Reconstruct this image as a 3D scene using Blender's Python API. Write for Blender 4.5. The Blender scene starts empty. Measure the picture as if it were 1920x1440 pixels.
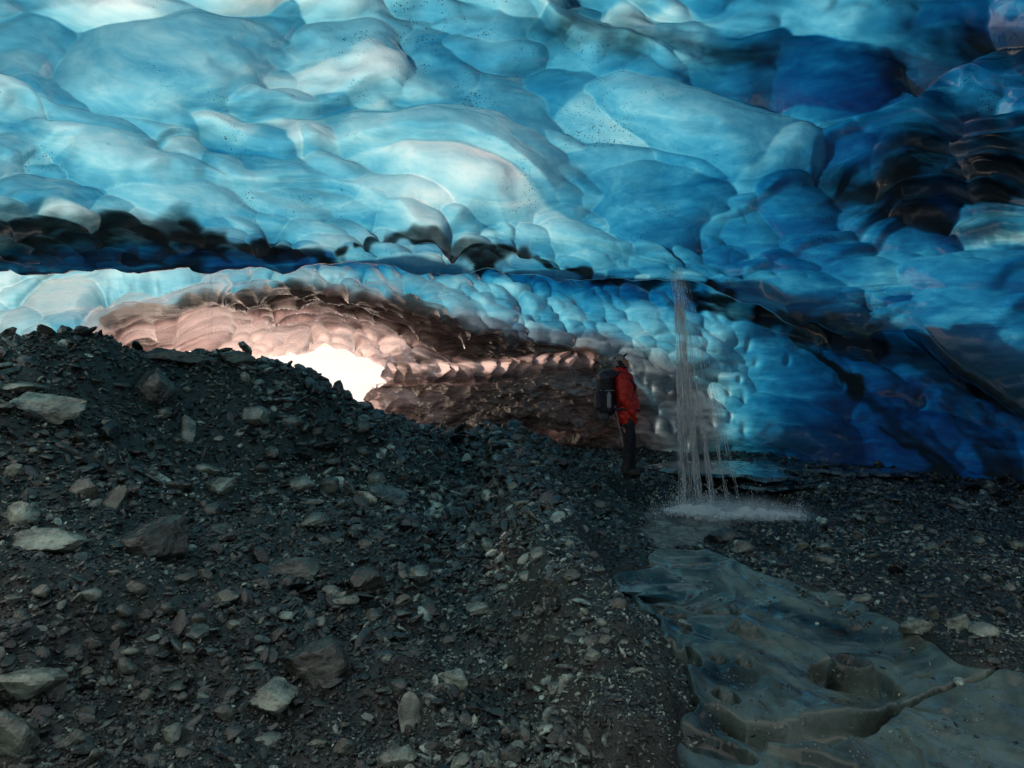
import bpy, bmesh, math, random
import numpy as np
from mathutils import Vector, Matrix, Euler
random.seed(7); RNG = np.random.default_rng(7)
scene = bpy.context.scene
COL = scene.collection
F = 1144.0; CZ = 1.5          # focal length in photo pixels, camera height

def W(x, y, D):               # photo pixel at forward distance D -> world
    return np.array([(x-960)/F*D, D, (720-y)/F*D+CZ])

# ------------------------------------------------------------ helpers
def tag(o, label=None, cat=None, group=None, kind=None):
    if label: o['label'] = label
    if cat: o['category'] = cat
    if group: o['group'] = group
    if kind: o['kind'] = kind
    return o

def mesh_np(name, V, faces, mat=None, parent=None, smooth=True, attrs=None):
    """faces: (n,k) int array"""
    me = bpy.data.meshes.new(name)
    V = np.asarray(V, dtype=np.float32); faces = np.asarray(faces, dtype=np.int32)
    n, k = faces.shape
    me.vertices.add(len(V)); me.vertices.foreach_set('co', V.ravel())
    me.loops.add(n*k); me.loops.foreach_set('vertex_index', faces.ravel())
    me.polygons.add(n); me.polygons.foreach_set('loop_start', np.arange(0, n*k, k, dtype=np.int32))
    me.polygons.foreach_set('use_smooth', np.full(n, smooth, dtype=bool))
    me.update(calc_edges=True)
    for an, av in (attrs or {}).items():
        a = me.attributes.new(an, 'FLOAT', 'POINT'); a.data.foreach_set('value', np.asarray(av, dtype=np.float32).ravel())
    if mat: me.materials.append(mat)
    o = bpy.data.objects.new(name, me); COL.objects.link(o)
    if parent: o.parent = parent
    return o

def grid_faces(nr, nc, keep=None):
    r, c = np.meshgrid(np.arange(nr-1), np.arange(nc-1), indexing='ij')
    a = r*nc+c
    f = np.stack([a, a+1, a+nc+1, a+nc], -1).reshape(-1, 4)
    return f if keep is None else f[keep.ravel()]

def _hash(ix, iy, iz, seed):
    h = (ix.astype(np.int64)*374761393 + iy.astype(np.int64)*668265263 + iz.astype(np.int64)*2147483647 + seed*1274126177) & 0xffffffff
    h = ((h ^ (h >> 13))*1274126177) & 0xffffffff
    h = (h ^ (h >> 16))
    return (h & 0xffffff)/float(0xffffff)*2-1

def noise3(x, y, z=0.0, seed=0):
    x, y, z = np.broadcast_arrays(np.asarray(x, float), y, z)
    fx, fy, fz = np.floor(x), np.floor(y), np.floor(z)
    u, v, w = x-fx, y-fy, z-fz
    u = u*u*u*(u*(u*6-15)+10); v = v*v*v*(v*(v*6-15)+10); w = w*w*w*(w*(w*6-15)+10)
    ix, iy, iz = fx.astype(np.int64), fy.astype(np.int64), fz.astype(np.int64)
    c = lambda a, b, d: _hash(ix+a, iy+b, iz+d, seed)
    x00 = c(0,0,0)*(1-u)+c(1,0,0)*u; x10 = c(0,1,0)*(1-u)+c(1,1,0)*u
    x01 = c(0,0,1)*(1-u)+c(1,0,1)*u; x11 = c(0,1,1)*(1-u)+c(1,1,1)*u
    return (x00*(1-v)+x10*v)*(1-w)+(x01*(1-v)+x11*v)*w

def noise2(x, y, seed=0):
    x, y = np.broadcast_arrays(np.asarray(x, float), np.asarray(y, float))
    fx, fy = np.floor(x), np.floor(y)
    u, v = x-fx, y-fy
    u = u*u*u*(u*(u*6-15)+10); v = v*v*v*(v*(v*6-15)+10)
    ix, iy = fx.astype(np.int64), fy.astype(np.int64); zz = np.zeros_like(ix)
    c = lambda a, b: _hash(ix+a, iy+b, zz, seed)
    return (c(0,0)*(1-u)+c(1,0)*u)*(1-v)+(c(0,1)*(1-u)+c(1,1)*u)*v

def fbm2(x, y, o=4, seed=0):
    s = 0; a = 1; t = 0
    for i in range(o):
        s = s+a*noise2(x*2**i+i*17.3, y*2**i-i*9.1, seed+i); t += a; a *= .5
    return s/t

def tps(pts, lam=1e-3):
    """thin plate spline through (x,y,val)"""
    P = np.array(pts, float); n = len(P)
    def U(r2): return np.where(r2 > 0, .5*r2*np.log(np.maximum(r2, 1e-12)), 0)
    X = P[:, :2]; K = U(((X[:, None]-X[None])**2).sum(-1))+lam*np.eye(n)
    A = np.zeros((n+3, n+3)); A[:n, :n] = K; A[:n, n] = 1; A[:n, n+1:] = X; A[n, :n] = 1; A[n+1:, :n] = X.T
    w = np.linalg.solve(A, np.concatenate([P[:, 2], [0, 0, 0]]))
    def f(x, y):
        x = np.asarray(x, float); y = np.asarray(y, float); out = w[n]+w[n+1]*x+w[n+2]*y
        for i in range(n):
            out = out+w[i]*U((x-X[i, 0])**2+(y-X[i, 1])**2)
        return out
    return f

def sstep(a, b, x):
    t = np.clip((x-a)/(b-a), 0, 1); return t*t*(3-2*t)

def polyband(x, y, pts):
    """soft falloff (0..1) around a polyline of (x,y,radius)"""
    best = np.zeros_like(x)
    for (x0, y0, r0), (x1, y1, r1) in zip(pts[:-1], pts[1:]):
        dx, dy = x1-x0, y1-y0
        t = np.clip(((x-x0)*dx+(y-y0)*dy)/(dx*dx+dy*dy), 0, 1)
        r = r0+(r1-r0)*t
        d2 = ((x-x0-t*dx)**2+(y-y0-t*dy)**2)/(r*r)
        best = np.maximum(best, np.exp(-d2*d2*.8))
    return best

def blob(x, y, cx, cy, rx, ry, rot=0):
    a = math.radians(rot); dx, dy = x-cx, y-cy
    u = (dx*math.cos(a)+dy*math.sin(a))/rx; v = (-dx*math.sin(a)+dy*math.cos(a))/ry
    return np.exp(-(u*u+v*v))

# ------------------------------------------------------------ materials
class NT:
    def __init__(s, name):
        s.m = bpy.data.materials.new(name); s.m.use_nodes = True
        s.t = s.m.node_tree; s.t.nodes.clear()
        s.out = s.n('ShaderNodeOutputMaterial')
    def n(s, typ, ins=None, **kw):
        nd = s.t.nodes.new(typ)
        for k, v in kw.items(): setattr(nd, k, v)
        for k, v in (ins or {}).items(): s.put(nd, k, v)
        return nd
    def put(s, nd, k, v):
        sock = nd.inputs[k]
        if isinstance(v, bpy.types.NodeSocket): s.t.links.new(v, sock)
        elif isinstance(v, bpy.types.Node): s.t.links.new(v.outputs[0], sock)
        else:
            if isinstance(v, tuple) and len(v) == 3 and sock.type == 'RGBA': v = (*v, 1)
            sock.default_value = v
    def math(s, op, a, b=0.0, c=None, clamp=False):
        nd = s.n('ShaderNodeMath', operation=op, use_clamp=clamp)
        s.put(nd, 0, a); s.put(nd, 1, b)
        if c is not None: s.put(nd, 2, c)
        return nd.outputs[0]
    def mix(s, f, a, b, blend='MIX'):
        nd = s.n('ShaderNodeMix', data_type='RGBA', blend_type=blend)
        s.put(nd, 0, f); s.put(nd, 6, a); s.put(nd, 7, b); return nd.outputs[2]
    def noise(s, vec, scale, detail=4, rough=.5, dist=0.0, typ='FBM'):
        nd = s.n('ShaderNodeTexNoise', noise_type=typ)
        s.put(nd, 'Vector', vec); s.put(nd, 'Scale', scale); s.put(nd, 'Detail', detail)
        s.put(nd, 'Roughness', rough); s.put(nd, 'Distortion', dist); return nd.outputs[0]
    def maprange(s, v, a, b, c=0.0, d=1.0):
        nd = s.n('ShaderNodeMapRange', interpolation_type='SMOOTHSTEP')
        s.put(nd, 0, v); s.put(nd, 1, a); s.put(nd, 2, b); s.put(nd, 3, c); s.put(nd, 4, d); return nd.outputs[0]
    def coords(s, scale=(1, 1, 1), rot=(0, 0, 0)):
        tc = s.n('ShaderNodeTexCoord'); mp = s.n('ShaderNodeMapping')
        s.t.links.new(tc.outputs['Object'], mp.inputs[0]); mp.inputs['Scale'].default_value = scale
        mp.inputs['Rotation'].default_value = rot
        return mp.outputs[0]
    def bump(s, h, strength, dist, normal=None):
        nd = s.n('ShaderNodeBump'); s.put(nd, 'Height', h); s.put(nd, 'Strength', strength); s.put(nd, 'Distance', dist)
        if normal is not None: s.put(nd, 'Normal', normal)
        return nd.outputs[0]
    def finish(s, sh):
        s.t.links.new(sh if isinstance(sh, bpy.types.NodeSocket) else sh.outputs[0], s.out.inputs['Surface']); return s.m

K_ICE = (2.25, .86, .50); K_SILT = (.95, 1.10, 1.08)

def ice_material(name, rough=.10, speck=1.0, streak=.35, bumps=1.0):
    s = NT(name)
    co = s.coords()
    thick = s.n('ShaderNodeAttribute', attribute_name='thick').outputs['Fac']
    silt = s.n('ShaderNodeAttribute', attribute_name='silt').outputs['Fac']
    dirt_shade = s.n('ShaderNodeAttribute', attribute_name='dirt_shade').outputs['Fac']  # debris bands and painted ledge shadow share this absorption
    # layered streaks frozen inside the ice
    st = s.noise(s.coords((.45, .7, 2.6), (.25, .15, .3)), 1.5, 8, .6, 1.2)
    st2 = s.noise(s.coords((1, 1, 3), (-.3, .2, .2)), 4.5, 4, .6, 1.0)
    t1 = s.math('MULTIPLY', s.math('SUBTRACT', st, .5), streak*3.2)
    t2 = s.math('MULTIPLY', s.math('SUBTRACT', st2, .5), streak*1.3)
    mul = s.math('ADD', 1.0, s.math('ADD', t1, t2))
    th = s.math('MAXIMUM', s.math('MULTIPLY', thick, mul), .05)
    # debris specks melted out of the surface
    vor = s.n('ShaderNodeTexVoronoi', feature='F1'); s.put(vor, 'Vector', co); s.put(vor, 'Scale', 40.0)
    patch = s.maprange(s.noise(co, .9, 6, .75), .45, .68)
    rad = s.math('MULTIPLY', patch, .62*speck)
    sp = s.math('LESS_THAN', vor.outputs['Distance'], s.math('MULTIPLY', rad, s.noise(co, 30.0, 2)))
    vor2 = s.n('ShaderNodeTexVoronoi', feature='F1'); s.put(vor2, 'Vector', s.coords((1, 1, .7))); s.put(vor2, 'Scale', 16.0)
    sp2 = s.math('LESS_THAN', vor2.outputs['Distance'], s.math('MULTIPLY', s.maprange(s.noise(co, .8, 5, .8), .56, .8), .12*speck))
    spk = s.math('MAXIMUM', sp, sp2)
    def beer(k):
        cs = [s.math('EXPONENT', s.math('MULTIPLY', th, -kk)) for kk in k]
        cb = s.n('ShaderNodeCombineColor'); [s.put(cb, i, c) for i, c in enumerate(cs)]; return cb.outputs[0]
    col = s.mix(silt, beer(K_ICE), s.mix(1.0, beer(K_SILT), (.96, .79, .74), 'MULTIPLY'))  # warm silt tint also carries the painted peach glow by the mouth
    col = s.mix(1.0, col, (.62, .62, .62), 'MULTIPLY')
    clear = s.math('EXPONENT', s.math('MULTIPLY', s.math('MULTIPLY', dirt_shade, mul), -1.0))
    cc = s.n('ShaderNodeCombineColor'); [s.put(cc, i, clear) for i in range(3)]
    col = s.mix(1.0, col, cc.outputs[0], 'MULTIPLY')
    col = s.mix(s.math('MULTIPLY', spk, .9), col, (.01, .012, .012))
    refl = s.mix(silt, (.035, .06, .07), s.mix(s.maprange(st2, .35, .65), (.085, .07, .068), (.34, .255, .215)))
    refl = s.mix(spk, refl, (.02, .02, .02))
    b1 = s.bump(s.noise(s.coords((1, 1, 1)), 5.0, 3, .5, .4), .22*bumps, .06)
    b2 = s.bump(s.noise(co, 26.0, 3, .6), .22*bumps, .012, b1)
    tr = s.n('ShaderNodeBsdfTranslucent', {'Color': col, 'Normal': b1})
    df = s.n('ShaderNodeBsdfDiffuse', {'Color': refl, 'Normal': b2})
    add = s.n('ShaderNodeAddShader', {0: tr, 1: df})
    fr = s.n('ShaderNodeFresnel', {'IOR': 1.33, 'Normal': b2})
    gl = s.n('ShaderNodeBsdfGlossy', {'Color': (1, 1, 1), 'Roughness': rough, 'Normal': b2})
    mx = s.n('ShaderNodeMixShader', {0: fr, 1: add, 2: gl})
    return s.finish(mx)

def rock_material(name, dark, light, rough=.42, scale=6.0, wet=.5, rand=True, green=.0):
    s = NT(name); co = s.coords()
    n1 = s.noise(co, scale, 6, .65); n2 = s.noise(co, scale*5, 4, .7)
    c = s.mix(s.maprange(n1, .35, .68), dark, light)
    c = s.mix(s.math('MULTIPLY', s.maprange(n2, .5, .75), .55), c, tuple(v*.35 for v in dark))
    if rand:
        at = s.n('ShaderNodeAttribute', attribute_name='tone').outputs['Fac']
        hs = s.n('ShaderNodeHueSaturation', {'Hue': .5, 'Saturation': 1.0, 'Value': at, 'Color': c}); c = hs.outputs[0]
    b = s.bump(s.noise(co, scale*3.5, 6, .7), .55, .02)
    p = s.n('ShaderNodeBsdfPrincipled', {'Base Color': c, 'Roughness': s.maprange(n2, .3, .7, rough-.14, rough+.2), 'Normal': b, 'Specular IOR Level': wet})
    return s.finish(p)

M = {}
M['ice'] = ice_material('ceiling_ice', .05, 1.0, .46)
M['ice_back'] = ice_material('back_ice', .05, .5, .38, 1.2)
M['gravel'] = rock_material('gravel_stone', (.009, .0125, .0105), (.175, .215, .175), .22, 9.0, 1.0)
M['ground'] = rock_material('wet_grit', (.006, .0092, .0078), (.026, .036, .030), .40, 14.0, .6, rand=False)
M['rock'] = rock_material('boulder_stone', (.021, .028, .023), (.22, .262, .21), .30, 5.0, .8)

def simple(name, col, rough=.6, nscale=0, namp=.3, spec=.4, bump=0, metallic=0):
    s = NT(name); co = s.coords(); c = col
    kw = {}
    if nscale:
        c = s.mix(s.maprange(s.noise(co, nscale, 4, .6), .35, .65), tuple(v*(1-namp) for v in col), tuple(min(1, v*(1+namp)) for v in col))
    d = {'Base Color': c, 'Roughness': rough, 'Specular IOR Level': spec, 'Metallic': metallic}
    if bump: d['Normal'] = s.bump(s.noise(co, nscale or 20, 4, .6), bump, .01)
    return s.finish(s.n('ShaderNodeBsdfPrincipled', d))

# ------------------------------------------------------------ camera, world, sun
cam = bpy.data.cameras.new('camera'); cam.sensor_width = 36; cam.lens = 36*F/1920; cam.clip_end = 2000; cam.clip_start = .05
co_ = bpy.data.objects.new('camera', cam); COL.objects.link(co_); co_.location = (0, 0, CZ); co_.rotation_euler = (math.radians(90), 0, 0)
scene.camera = co_
SUN_EL, SUN_AZ = 31.0, -42.0       # azimuth from +Y, negative = to the left
sd = Vector((math.sin(math.radians(SUN_AZ))*math.cos(math.radians(SUN_EL)), math.cos(math.radians(SUN_AZ))*math.cos(math.radians(SUN_EL)), math.sin(math.radians(SUN_EL))))
sl = bpy.data.lights.new('sun', 'SUN'); sl.energy = 5.0; sl.angle = math.radians(3); sl.color = (1.0, .74, .58)
so = bpy.data.objects.new('sun', sl); COL.objects.link(so); so.rotation_euler = sd.to_track_quat('Z', 'Y').to_euler(); so.location = (0, 0, 30)
world = bpy.data.worlds.new('World'); scene.world = world; world.use_nodes = True
wt = world.node_tree; wt.nodes.clear()
sky = wt.nodes.new('ShaderNodeTexSky'); sky.sky_type = 'NISHITA'; sky.sun_disc = False
sky.sun_elevation = math.radians(SUN_EL); sky.sun_rotation = math.radians(SUN_AZ); sky.air_density = 1.2; sky.dust_density = 2.5
bg = wt.nodes.new('ShaderNodeBackground'); bg.inputs[1].default_value = .10
wo = wt.nodes.new('ShaderNodeOutputWorld'); wt.links.new(sky.outputs[0], bg.inputs[0]); wt.links.new(bg.outputs[0], wo.inputs[0])
scene.view_settings.view_transform = 'Standard'; scene.view_settings.look = 'None'
scene.view_settings.exposure = .36; scene.view_settings.gamma = 1
scene.render.engine = 'CYCLES'
cy = scene.cycles
cy.volume_bounces = 3; cy.max_bounces = 7; cy.diffuse_bounces = 4; cy.glossy_bounces = 3; cy.transmission_bounces = 5; cy.transparent_max_bounces = 24
cy.use_denoising = True; cy.sample_clamp_indirect = 6.0; cy.caustics_reflective = False; cy.caustics_refractive = False

# ------------------------------------------------------------ terrain height
def cpt(x, y, D):
    p = W(x, y, D); return (p[0], p[1], p[2])
G = [cpt(*a) for a in [
    (0,664,6.0),(200,650,6.7),(260,656,7.1),(330,664,7.5),(430,668,7.8),(520,680,8.2),(590,698,8.5),(625,740,8.9),(655,765,9.4),(740,785,10.2),(850,815,11.7),(960,836,13),
    (0,1440,2.3),(0,1150,3.1),(0,1000,3.8),(0,800,5.0),(150,700,6.0),(300,1440,2.4),(300,1000,4.6),(300,800,6.3),(450,740,7.3),(600,1440,2.5),(600,1200,3.55),(600,1000,5.2),(600,850,7.3),
    (900,1440,2.4),(900,1000,5.7),(900,880,9.2),(820,930,7.2),(1020,1000,5.5),(1080,1100,4.3),(1050,1250,3.1),(1000,900,8.6),
    (1180,888,9.1),(1100,900,8.8),(1060,860,11.5),(1180,1000,6.1),(1100,960,7.0),
    (1300,900,9.6),(1400,890,10.3),(1700,1000,6.3),(1900,1000,6.3),(1700,905,9.6),(1900,915,9.2),(1550,900,10),
    (1900,1200,3.6),(1700,1120,4.4),(1600,1050,5.3),(1450,1045,5.5),(1050,825,16),(1250,850,13),
    (-500,1440,2.2),(-500,900,4.2),(-700,660,6.0),(2500,1440,2.3),(2500,950,7.5)]]
G += [(-5.5,9.5,.5),(-3.9,11,.2),(-2.6,13,-.05),(-6,18,-.15),(-9,9,1.4),(-9,3,1.3),(-1,20,-.05),(3,20,0),(8,14,0),(12,6,.1),(10,0,0),(-9,-3,.6),(0,0,-.02),(4,-3,0),(-4,-3,0),(-8,22,-.2),(6,26,-.1)]
g_tps = tps(G, 2e-3)

# outlines in plan, traced from the photograph at floor level
def plan(poly, z):
    out = []
    for x, y in poly:
        D = (CZ-z)*F/(y-720); out.append(((x-960)/F*D, D))
    return np.array(out)
def sdpoly(x, y, P):
    """signed distance, negative inside"""
    x = np.asarray(x, float); y = np.asarray(y, float)
    d = np.full(x.shape, 1e9); ins = np.zeros(x.shape, bool)
    n = len(P)
    for i in range(n):
        x0, y0 = P[i]; x1, y1 = P[(i+1) % n]
        ex, ey = x1-x0, y1-y0
        t = np.clip(((x-x0)*ex+(y-y0)*ey)/(ex*ex+ey*ey+1e-12), 0, 1)
        d = np.minimum(d, (x-x0-t*ex)**2+(y-y0-t*ey)**2)
        c = ((y0 > y) != (y1 > y)) & (x < (x1-x0)*(y-y0)/(y1-y0+1e-12)+x0)
        ins ^= c
    d = np.sqrt(d); return np.where(ins, -d, d)
Z_POOL = -.22; Z_ICE = -.09
POOL = plan([(1195,955),(1240,940),(1320,928),(1420,930),(1500,945),(1555,968),(1550,990),(1470,1000),(1360,1000),(1330,1012),(1310,1035),(1255,1045),(1215,1010)], Z_POOL)
ICEF = plan([(1225,1040),(1330,1035),(1420,1075),(1500,1100),(1610,1135),(1700,1180),(1790,1245),(1930,1270),(2300,1290),(2600,1500),(2600,2100),(1200,2100),(1235,1500),(1240,1400),(1275,1330),(1262,1270),(1215,1215),(1225,1170),(1150,1120),(1140,1085),(1200,1075)], Z_ICE)
RIDGE = [(*((p[0]-960)/F*p[2], p[2]), p[3]) for p in [(955,0,11.5,.7),(985,0,7.6,.5),(1010,0,5.6,.40),(1060,0,4.2,.32),(1120,0,3.2,.26),(1190,0,2.5,.22)]]
FURROW = [(*((p[0]-960)/F*p[2], p[2]), p[3]) for p in [(880,0,10,.6),(850,0,7,.5),(860,0,5.3,.42),(890,0,4.2,.34),(960,0,3.1,.28)]]
def warp(x, y):
    return x+.10*fbm2(x*2.2, y*2.2, 3, 31), y+.10*fbm2(x*2.2, y*2.2, 3, 41)
def ground_z(x, y, detail=True):
    z = g_tps(x, y)
    wx, wy = warp(x, y)
    sp = sdpoly(wx, wy, POOL); si = sdpoly(wx, wy, ICEF)
    z = z*(1-sstep(.45, 0, sp))+(-.16)*sstep(.45, 0, sp)
    z = z-.45*sstep(.05, -.35, sp)
    z = np.where(si < .35, z*(1-sstep(.35, 0, si))+(-.05)*sstep(.35, 0, si), z)-.40*sstep(.0, -.22, si)
    z = z+.27*polyband(wx, wy, RIDGE)-.20*polyband(wx, wy, FURROW)
    if detail:
        am = .5+.5*sstep(1.5, -2.5, x)
        z = z+am*(.17*fbm2(x*1.1, y*1.1, 4, 3)+.06*fbm2(x*4.5, y*4.5, 4, 5))+.022*fbm2(x*17, y*17, 3, 9)
    return z

def build_ground():
    ys = np.concatenate([np.linspace(-7, 1.2, 60), 1.2*(34/1.2)**np.linspace(0, 1, 700)[1:]])
    ts = np.linspace(-1, 1, 900)
    Y, T = np.meshgrid(ys, ts, indexing='ij')
    X = T*np.where(Y < 8, 12.0, 12+(Y-8)*1.1)
    # concentrate columns inside the view
    X = np.sign(X)*(np.abs(T)**1.5)*np.where(Y < 8, 12.0, 12+(Y-8)*1.1)
    Z = ground_z(X, Y)
    V = np.stack([X, Y, Z], -1).reshape(-1, 3)
    o = mesh_np('ground', V, grid_faces(*X.shape), M['ground'])
    tag(o, 'dark wet grit and mud of the cave floor', kind='structure')
build_ground()

def ray_ground(px, py):
    """distance D where the photo pixel's ray meets the ground"""
    D = np.linspace(1.6, 20, 900)
    x = (px-960)/F*D; z = (720-py)/F*D+CZ
    g = ground_z(x, D)
    i = np.argmax(z < g)
    return D[i] if z[i] < g[i] else 20.0

# ------------------------------------------------------------ ice ceiling
def lip_y(x):
    P = [(-600,520),(-100,500),(0,494),(150,490),(300,482),(430,490),(560,482),(640,470),(700,478),(790,498),(850,503),(950,488),(1000,500),(1050,507),(1100,500),(1150,507),(1210,500),(1250,508),(1290,505),(1330,515),(1380,540),(1420,556),(1450,572),(1500,586),(1560,606),(1620,622),(1655,608),(1700,606),(1722,622),(1800,690),(1920,765),(2100,850),(2400,930)]
    xs, ys = zip(*P); return np.interp(x, xs, ys)
def smin(a, b, k):
    h = np.clip(.5+.5*(b-a)/k, 0, 1); return b*(1-h)+a*h-k*h*(1-h)
def D_ceil(x, y):
    t = (720-y)/F
    d = 3.67/np.maximum(t+.267, .12)
    d = smin(d, 8.6-.0012*np.maximum(x-1500, 0), 2.0)+.28
    d = d*(1+.05*fbm2(x/420, y/300, 2, 77))
    return d

def cup_field(x, y, cells, D, k=110.0, depth=.42):
    """scalloped melt cups: soft maximum of paraboloids"""
    x = x.astype(np.float32); y = y.astype(np.float32); D = D.astype(np.float32)
    acc = np.zeros_like(x); ref = np.full_like(x, -.5)
    rx = x.mean(0); ry_lo = y.min(1); ry_hi = y.max(1)
    def window(c):
        cx, cyy, hw, hh, rot, amp = c
        m = 2.3*max(hw, hh)+45
        js = np.searchsorted(rx, [cx-m, cx+m]); iy = np.nonzero((ry_hi > cyy-m) & (ry_lo < cyy+m))[0]
        if len(iy) == 0 or js[1] <= js[0]: return None
        sl = (slice(iy[0], iy[-1]+1), slice(js[0], js[1]))
        a = math.radians(rot); dx, dy = x[sl]-cx, y[sl]-cyy
        u = (dx*math.cos(a)+dy*math.sin(a))/hw; v = (-dx*math.sin(a)+dy*math.cos(a))/hh
        g = math.sin(cx*12.9898+cyy*78.233)*43758.5453; g -= math.floor(g); g2 = (g*17.31) % 1
        uc = np.clip(u, -1.6, 1.6); v = (v+(.42*g-.02)*(uc*uc-.35))*(1+(g2-.5)*.75*uc)
        q = u*u+v*v
        g3 = (g*41.7) % 1; uq = np.clip(u, -1.5, 1.5); vq = np.clip(v, -1.5, 1.5)
        return sl, depth*amp*hw/F*D[sl]*(1-.45*q-.40*q*q+(.15+.5*g3)*vq+(g2-.5)*.8*uq), u, v
    for c in cells:
        w = window(c)
        if w: ref[w[0]] = np.maximum(ref[w[0]], w[1])
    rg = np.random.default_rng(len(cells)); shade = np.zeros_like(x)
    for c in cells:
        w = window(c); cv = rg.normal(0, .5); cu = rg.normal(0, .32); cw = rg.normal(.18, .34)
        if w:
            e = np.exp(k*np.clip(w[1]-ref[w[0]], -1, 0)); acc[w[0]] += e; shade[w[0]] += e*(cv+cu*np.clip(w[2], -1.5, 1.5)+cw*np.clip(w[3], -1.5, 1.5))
    acc = np.maximum(acc, 1); return ref+np.log(acc)/k, shade/acc, np.clip(np.log(acc)/.69, 0, 1)

A_CELLS = [
 (40,40,130,120,0,.8),(310,90,230,130,5,.9),(640,110,130,100,10,1.3),(830,120,90,120,-20,1.2),(665,205,115,60,10,.7),
 (285,160,130,34,24,1.0),(110,160,130,55,10,.8),(560,225,130,55,30,.8),(500,255,110,60,35,.7),(875,275,215,105,8,1.0),
 (975,205,110,80,30,.8),(1170,200,120,95,30,.8),(1090,150,90,60,0,.8),(1340,215,215,100,18,1.0),(1560,205,70,75,0,.9),(1090,50,130,60,10,.9),
 (1290,45,110,75,0,.9),(1420,90,120,60,-25,1.1),(1560,90,110,100,-30,1.1),(1780,40,170,70,0,.9),(1740,190,190,80,-20,1.0),
 (1850,280,130,90,-25,1.4),(1730,330,120,110,35,1.5),(1610,320,90,60,10,.9),(1235,360,150,85,8,1.0),(1400,325,110,60,20,.9),
 (1500,370,110,60,20,.9),(1420,410,70,45,0,.9),(250,300,240,50,14,.8),(60,260,130,50,0,.7),(340,345,150,50,5,.9),(100,350,110,40,0,.8),
 (780,345,130,50,5,.8),(1880,400,120,60,15,.9),(1690,420,110,40,10,.8),(1830,500,150,50,-5,.9),(1860,620,190,70,10,.8),(1560,450,90,40,5,.9),
 (560,330,90,40,15,.8),(440,235,90,40,30,.8),(1500,520,100,36,0,.9),(1620,500,90,34,0,.9),(1100,440,100,40,20,.8),(940,10,110,60,0,.8),(480,20,110,60,0,.8)]
def fill_cells(cells, xr, yr, size_fn, n, seed, asp=2.0, tilt=None):
    rg = np.random.default_rng(seed); out = list(cells)
    C = [(c[0], c[1], c[2], c[3]) for c in cells]
    for _ in range(n):
        x = rg.uniform(*xr); y = rg.uniform(*yr); s = size_fn(x, y)
        if s is None: continue
        s *= rg.uniform(.7, 1.35); h = s/asp*rg.uniform(.8, 1.3)
        ok = True
        for c in C:
            if abs(x-c[0]) < (s+c[2])*1.2 and abs(y-c[1]) < (h+c[3])*1.2:
                if ((x-c[0])/(s*.5+c[2]*.55))**2+((y-c[1])/(h*.5+c[3]*.55))**2 < 1: ok = False; break
        if not ok: continue
        C.append((x, y, s, h))
        r = (tilt(x, y) if tilt else 0)+rg.uniform(-14, 14)
        out.append((x, y, s, h, r, rg.uniform(.75, 1.2)))
    return out
def a_size(x, y):
    if y > lip_y(x)+30: return None
    t = np.interp(y, [-350, 0, 200, 320, 400, 450, 500, 560, 700], [190, 160, 120, 84, 52, 38, 36, 38, 60])
    if x > 1450: t *= 1.5
    if 1380 < x < 1730 and 500 < y < 620: t = 34
    return float(t)
A_ALL = fill_cells(A_CELLS, (-350, 2300), (-400, 800), a_size, 6000, 5, 2.9, lambda x, y: (18 if y < 330 else 10) if x < 1350 else (-14 if y < 400 else 6))

FLIP = [0, 3, 2, 1]
def shell(name, X, Y, D, h, mat, roll=None, thick=None, silt=None, keep=None, dirt_shade=None):
    dirt_shade = np.zeros_like(D) if dirt_shade is None else dirt_shade
    P = np.stack([(X-960)/F*D, D, (720-Y)/F*D+CZ], -1)
    du = np.gradient(P, axis=1); dv = np.gradient(P, axis=0)
    n = np.cross(du, dv); n /= np.linalg.norm(n, axis=-1, keepdims=True)+1e-9
    # n must point away from the camera side
    s = np.sign((n*(P-np.array([0, 0, CZ]))).sum(-1, keepdims=True)); n *= s
    n = n*.8+np.array([0, .2, .25]); n /= np.linalg.norm(n, axis=-1, keepdims=True)
    P = P+n*h[..., None]
    if roll is not None:
        k = roll; L = P[-1:]; s = np.linspace(0, 1, k+1)[1:, None]; rise = .55+1.9*np.clip(720-lip_y(X[-1:]), -40, 300)/F
        R = L+np.stack([np.zeros_like(s*L[..., 0]), 1.9*s**1.2+0*L[..., 0], -.07*np.sin(np.clip(s*3.5, 0, 1)*math.pi)+rise*sstep(.04, .85, s)+0*L[..., 0]], -1)
        P = np.concatenate([P, R], 0)
        thick = np.concatenate([thick, np.repeat(thick[-1:], k, 0)+1.2*np.linspace(0, 1, k)[:, None]], 0)
        silt = np.concatenate([silt, np.repeat(silt[-1:], k, 0)], 0)
        dirt_shade = np.concatenate([dirt_shade, np.repeat(dirt_shade[-1:], k, 0)+.8*np.linspace(0, 1, k)[:, None]*np.clip(.5+noise2(X[-1:]/90, 0*X[-1:], 8), 0, 1)], 0)
    o = mesh_np(name, P.reshape(-1, 3), grid_faces(P.shape[0], P.shape[1], keep)[:, FLIP], mat, attrs={'thick': thick, 'silt': silt, 'dirt_shade': dirt_shade})
    return o

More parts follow.
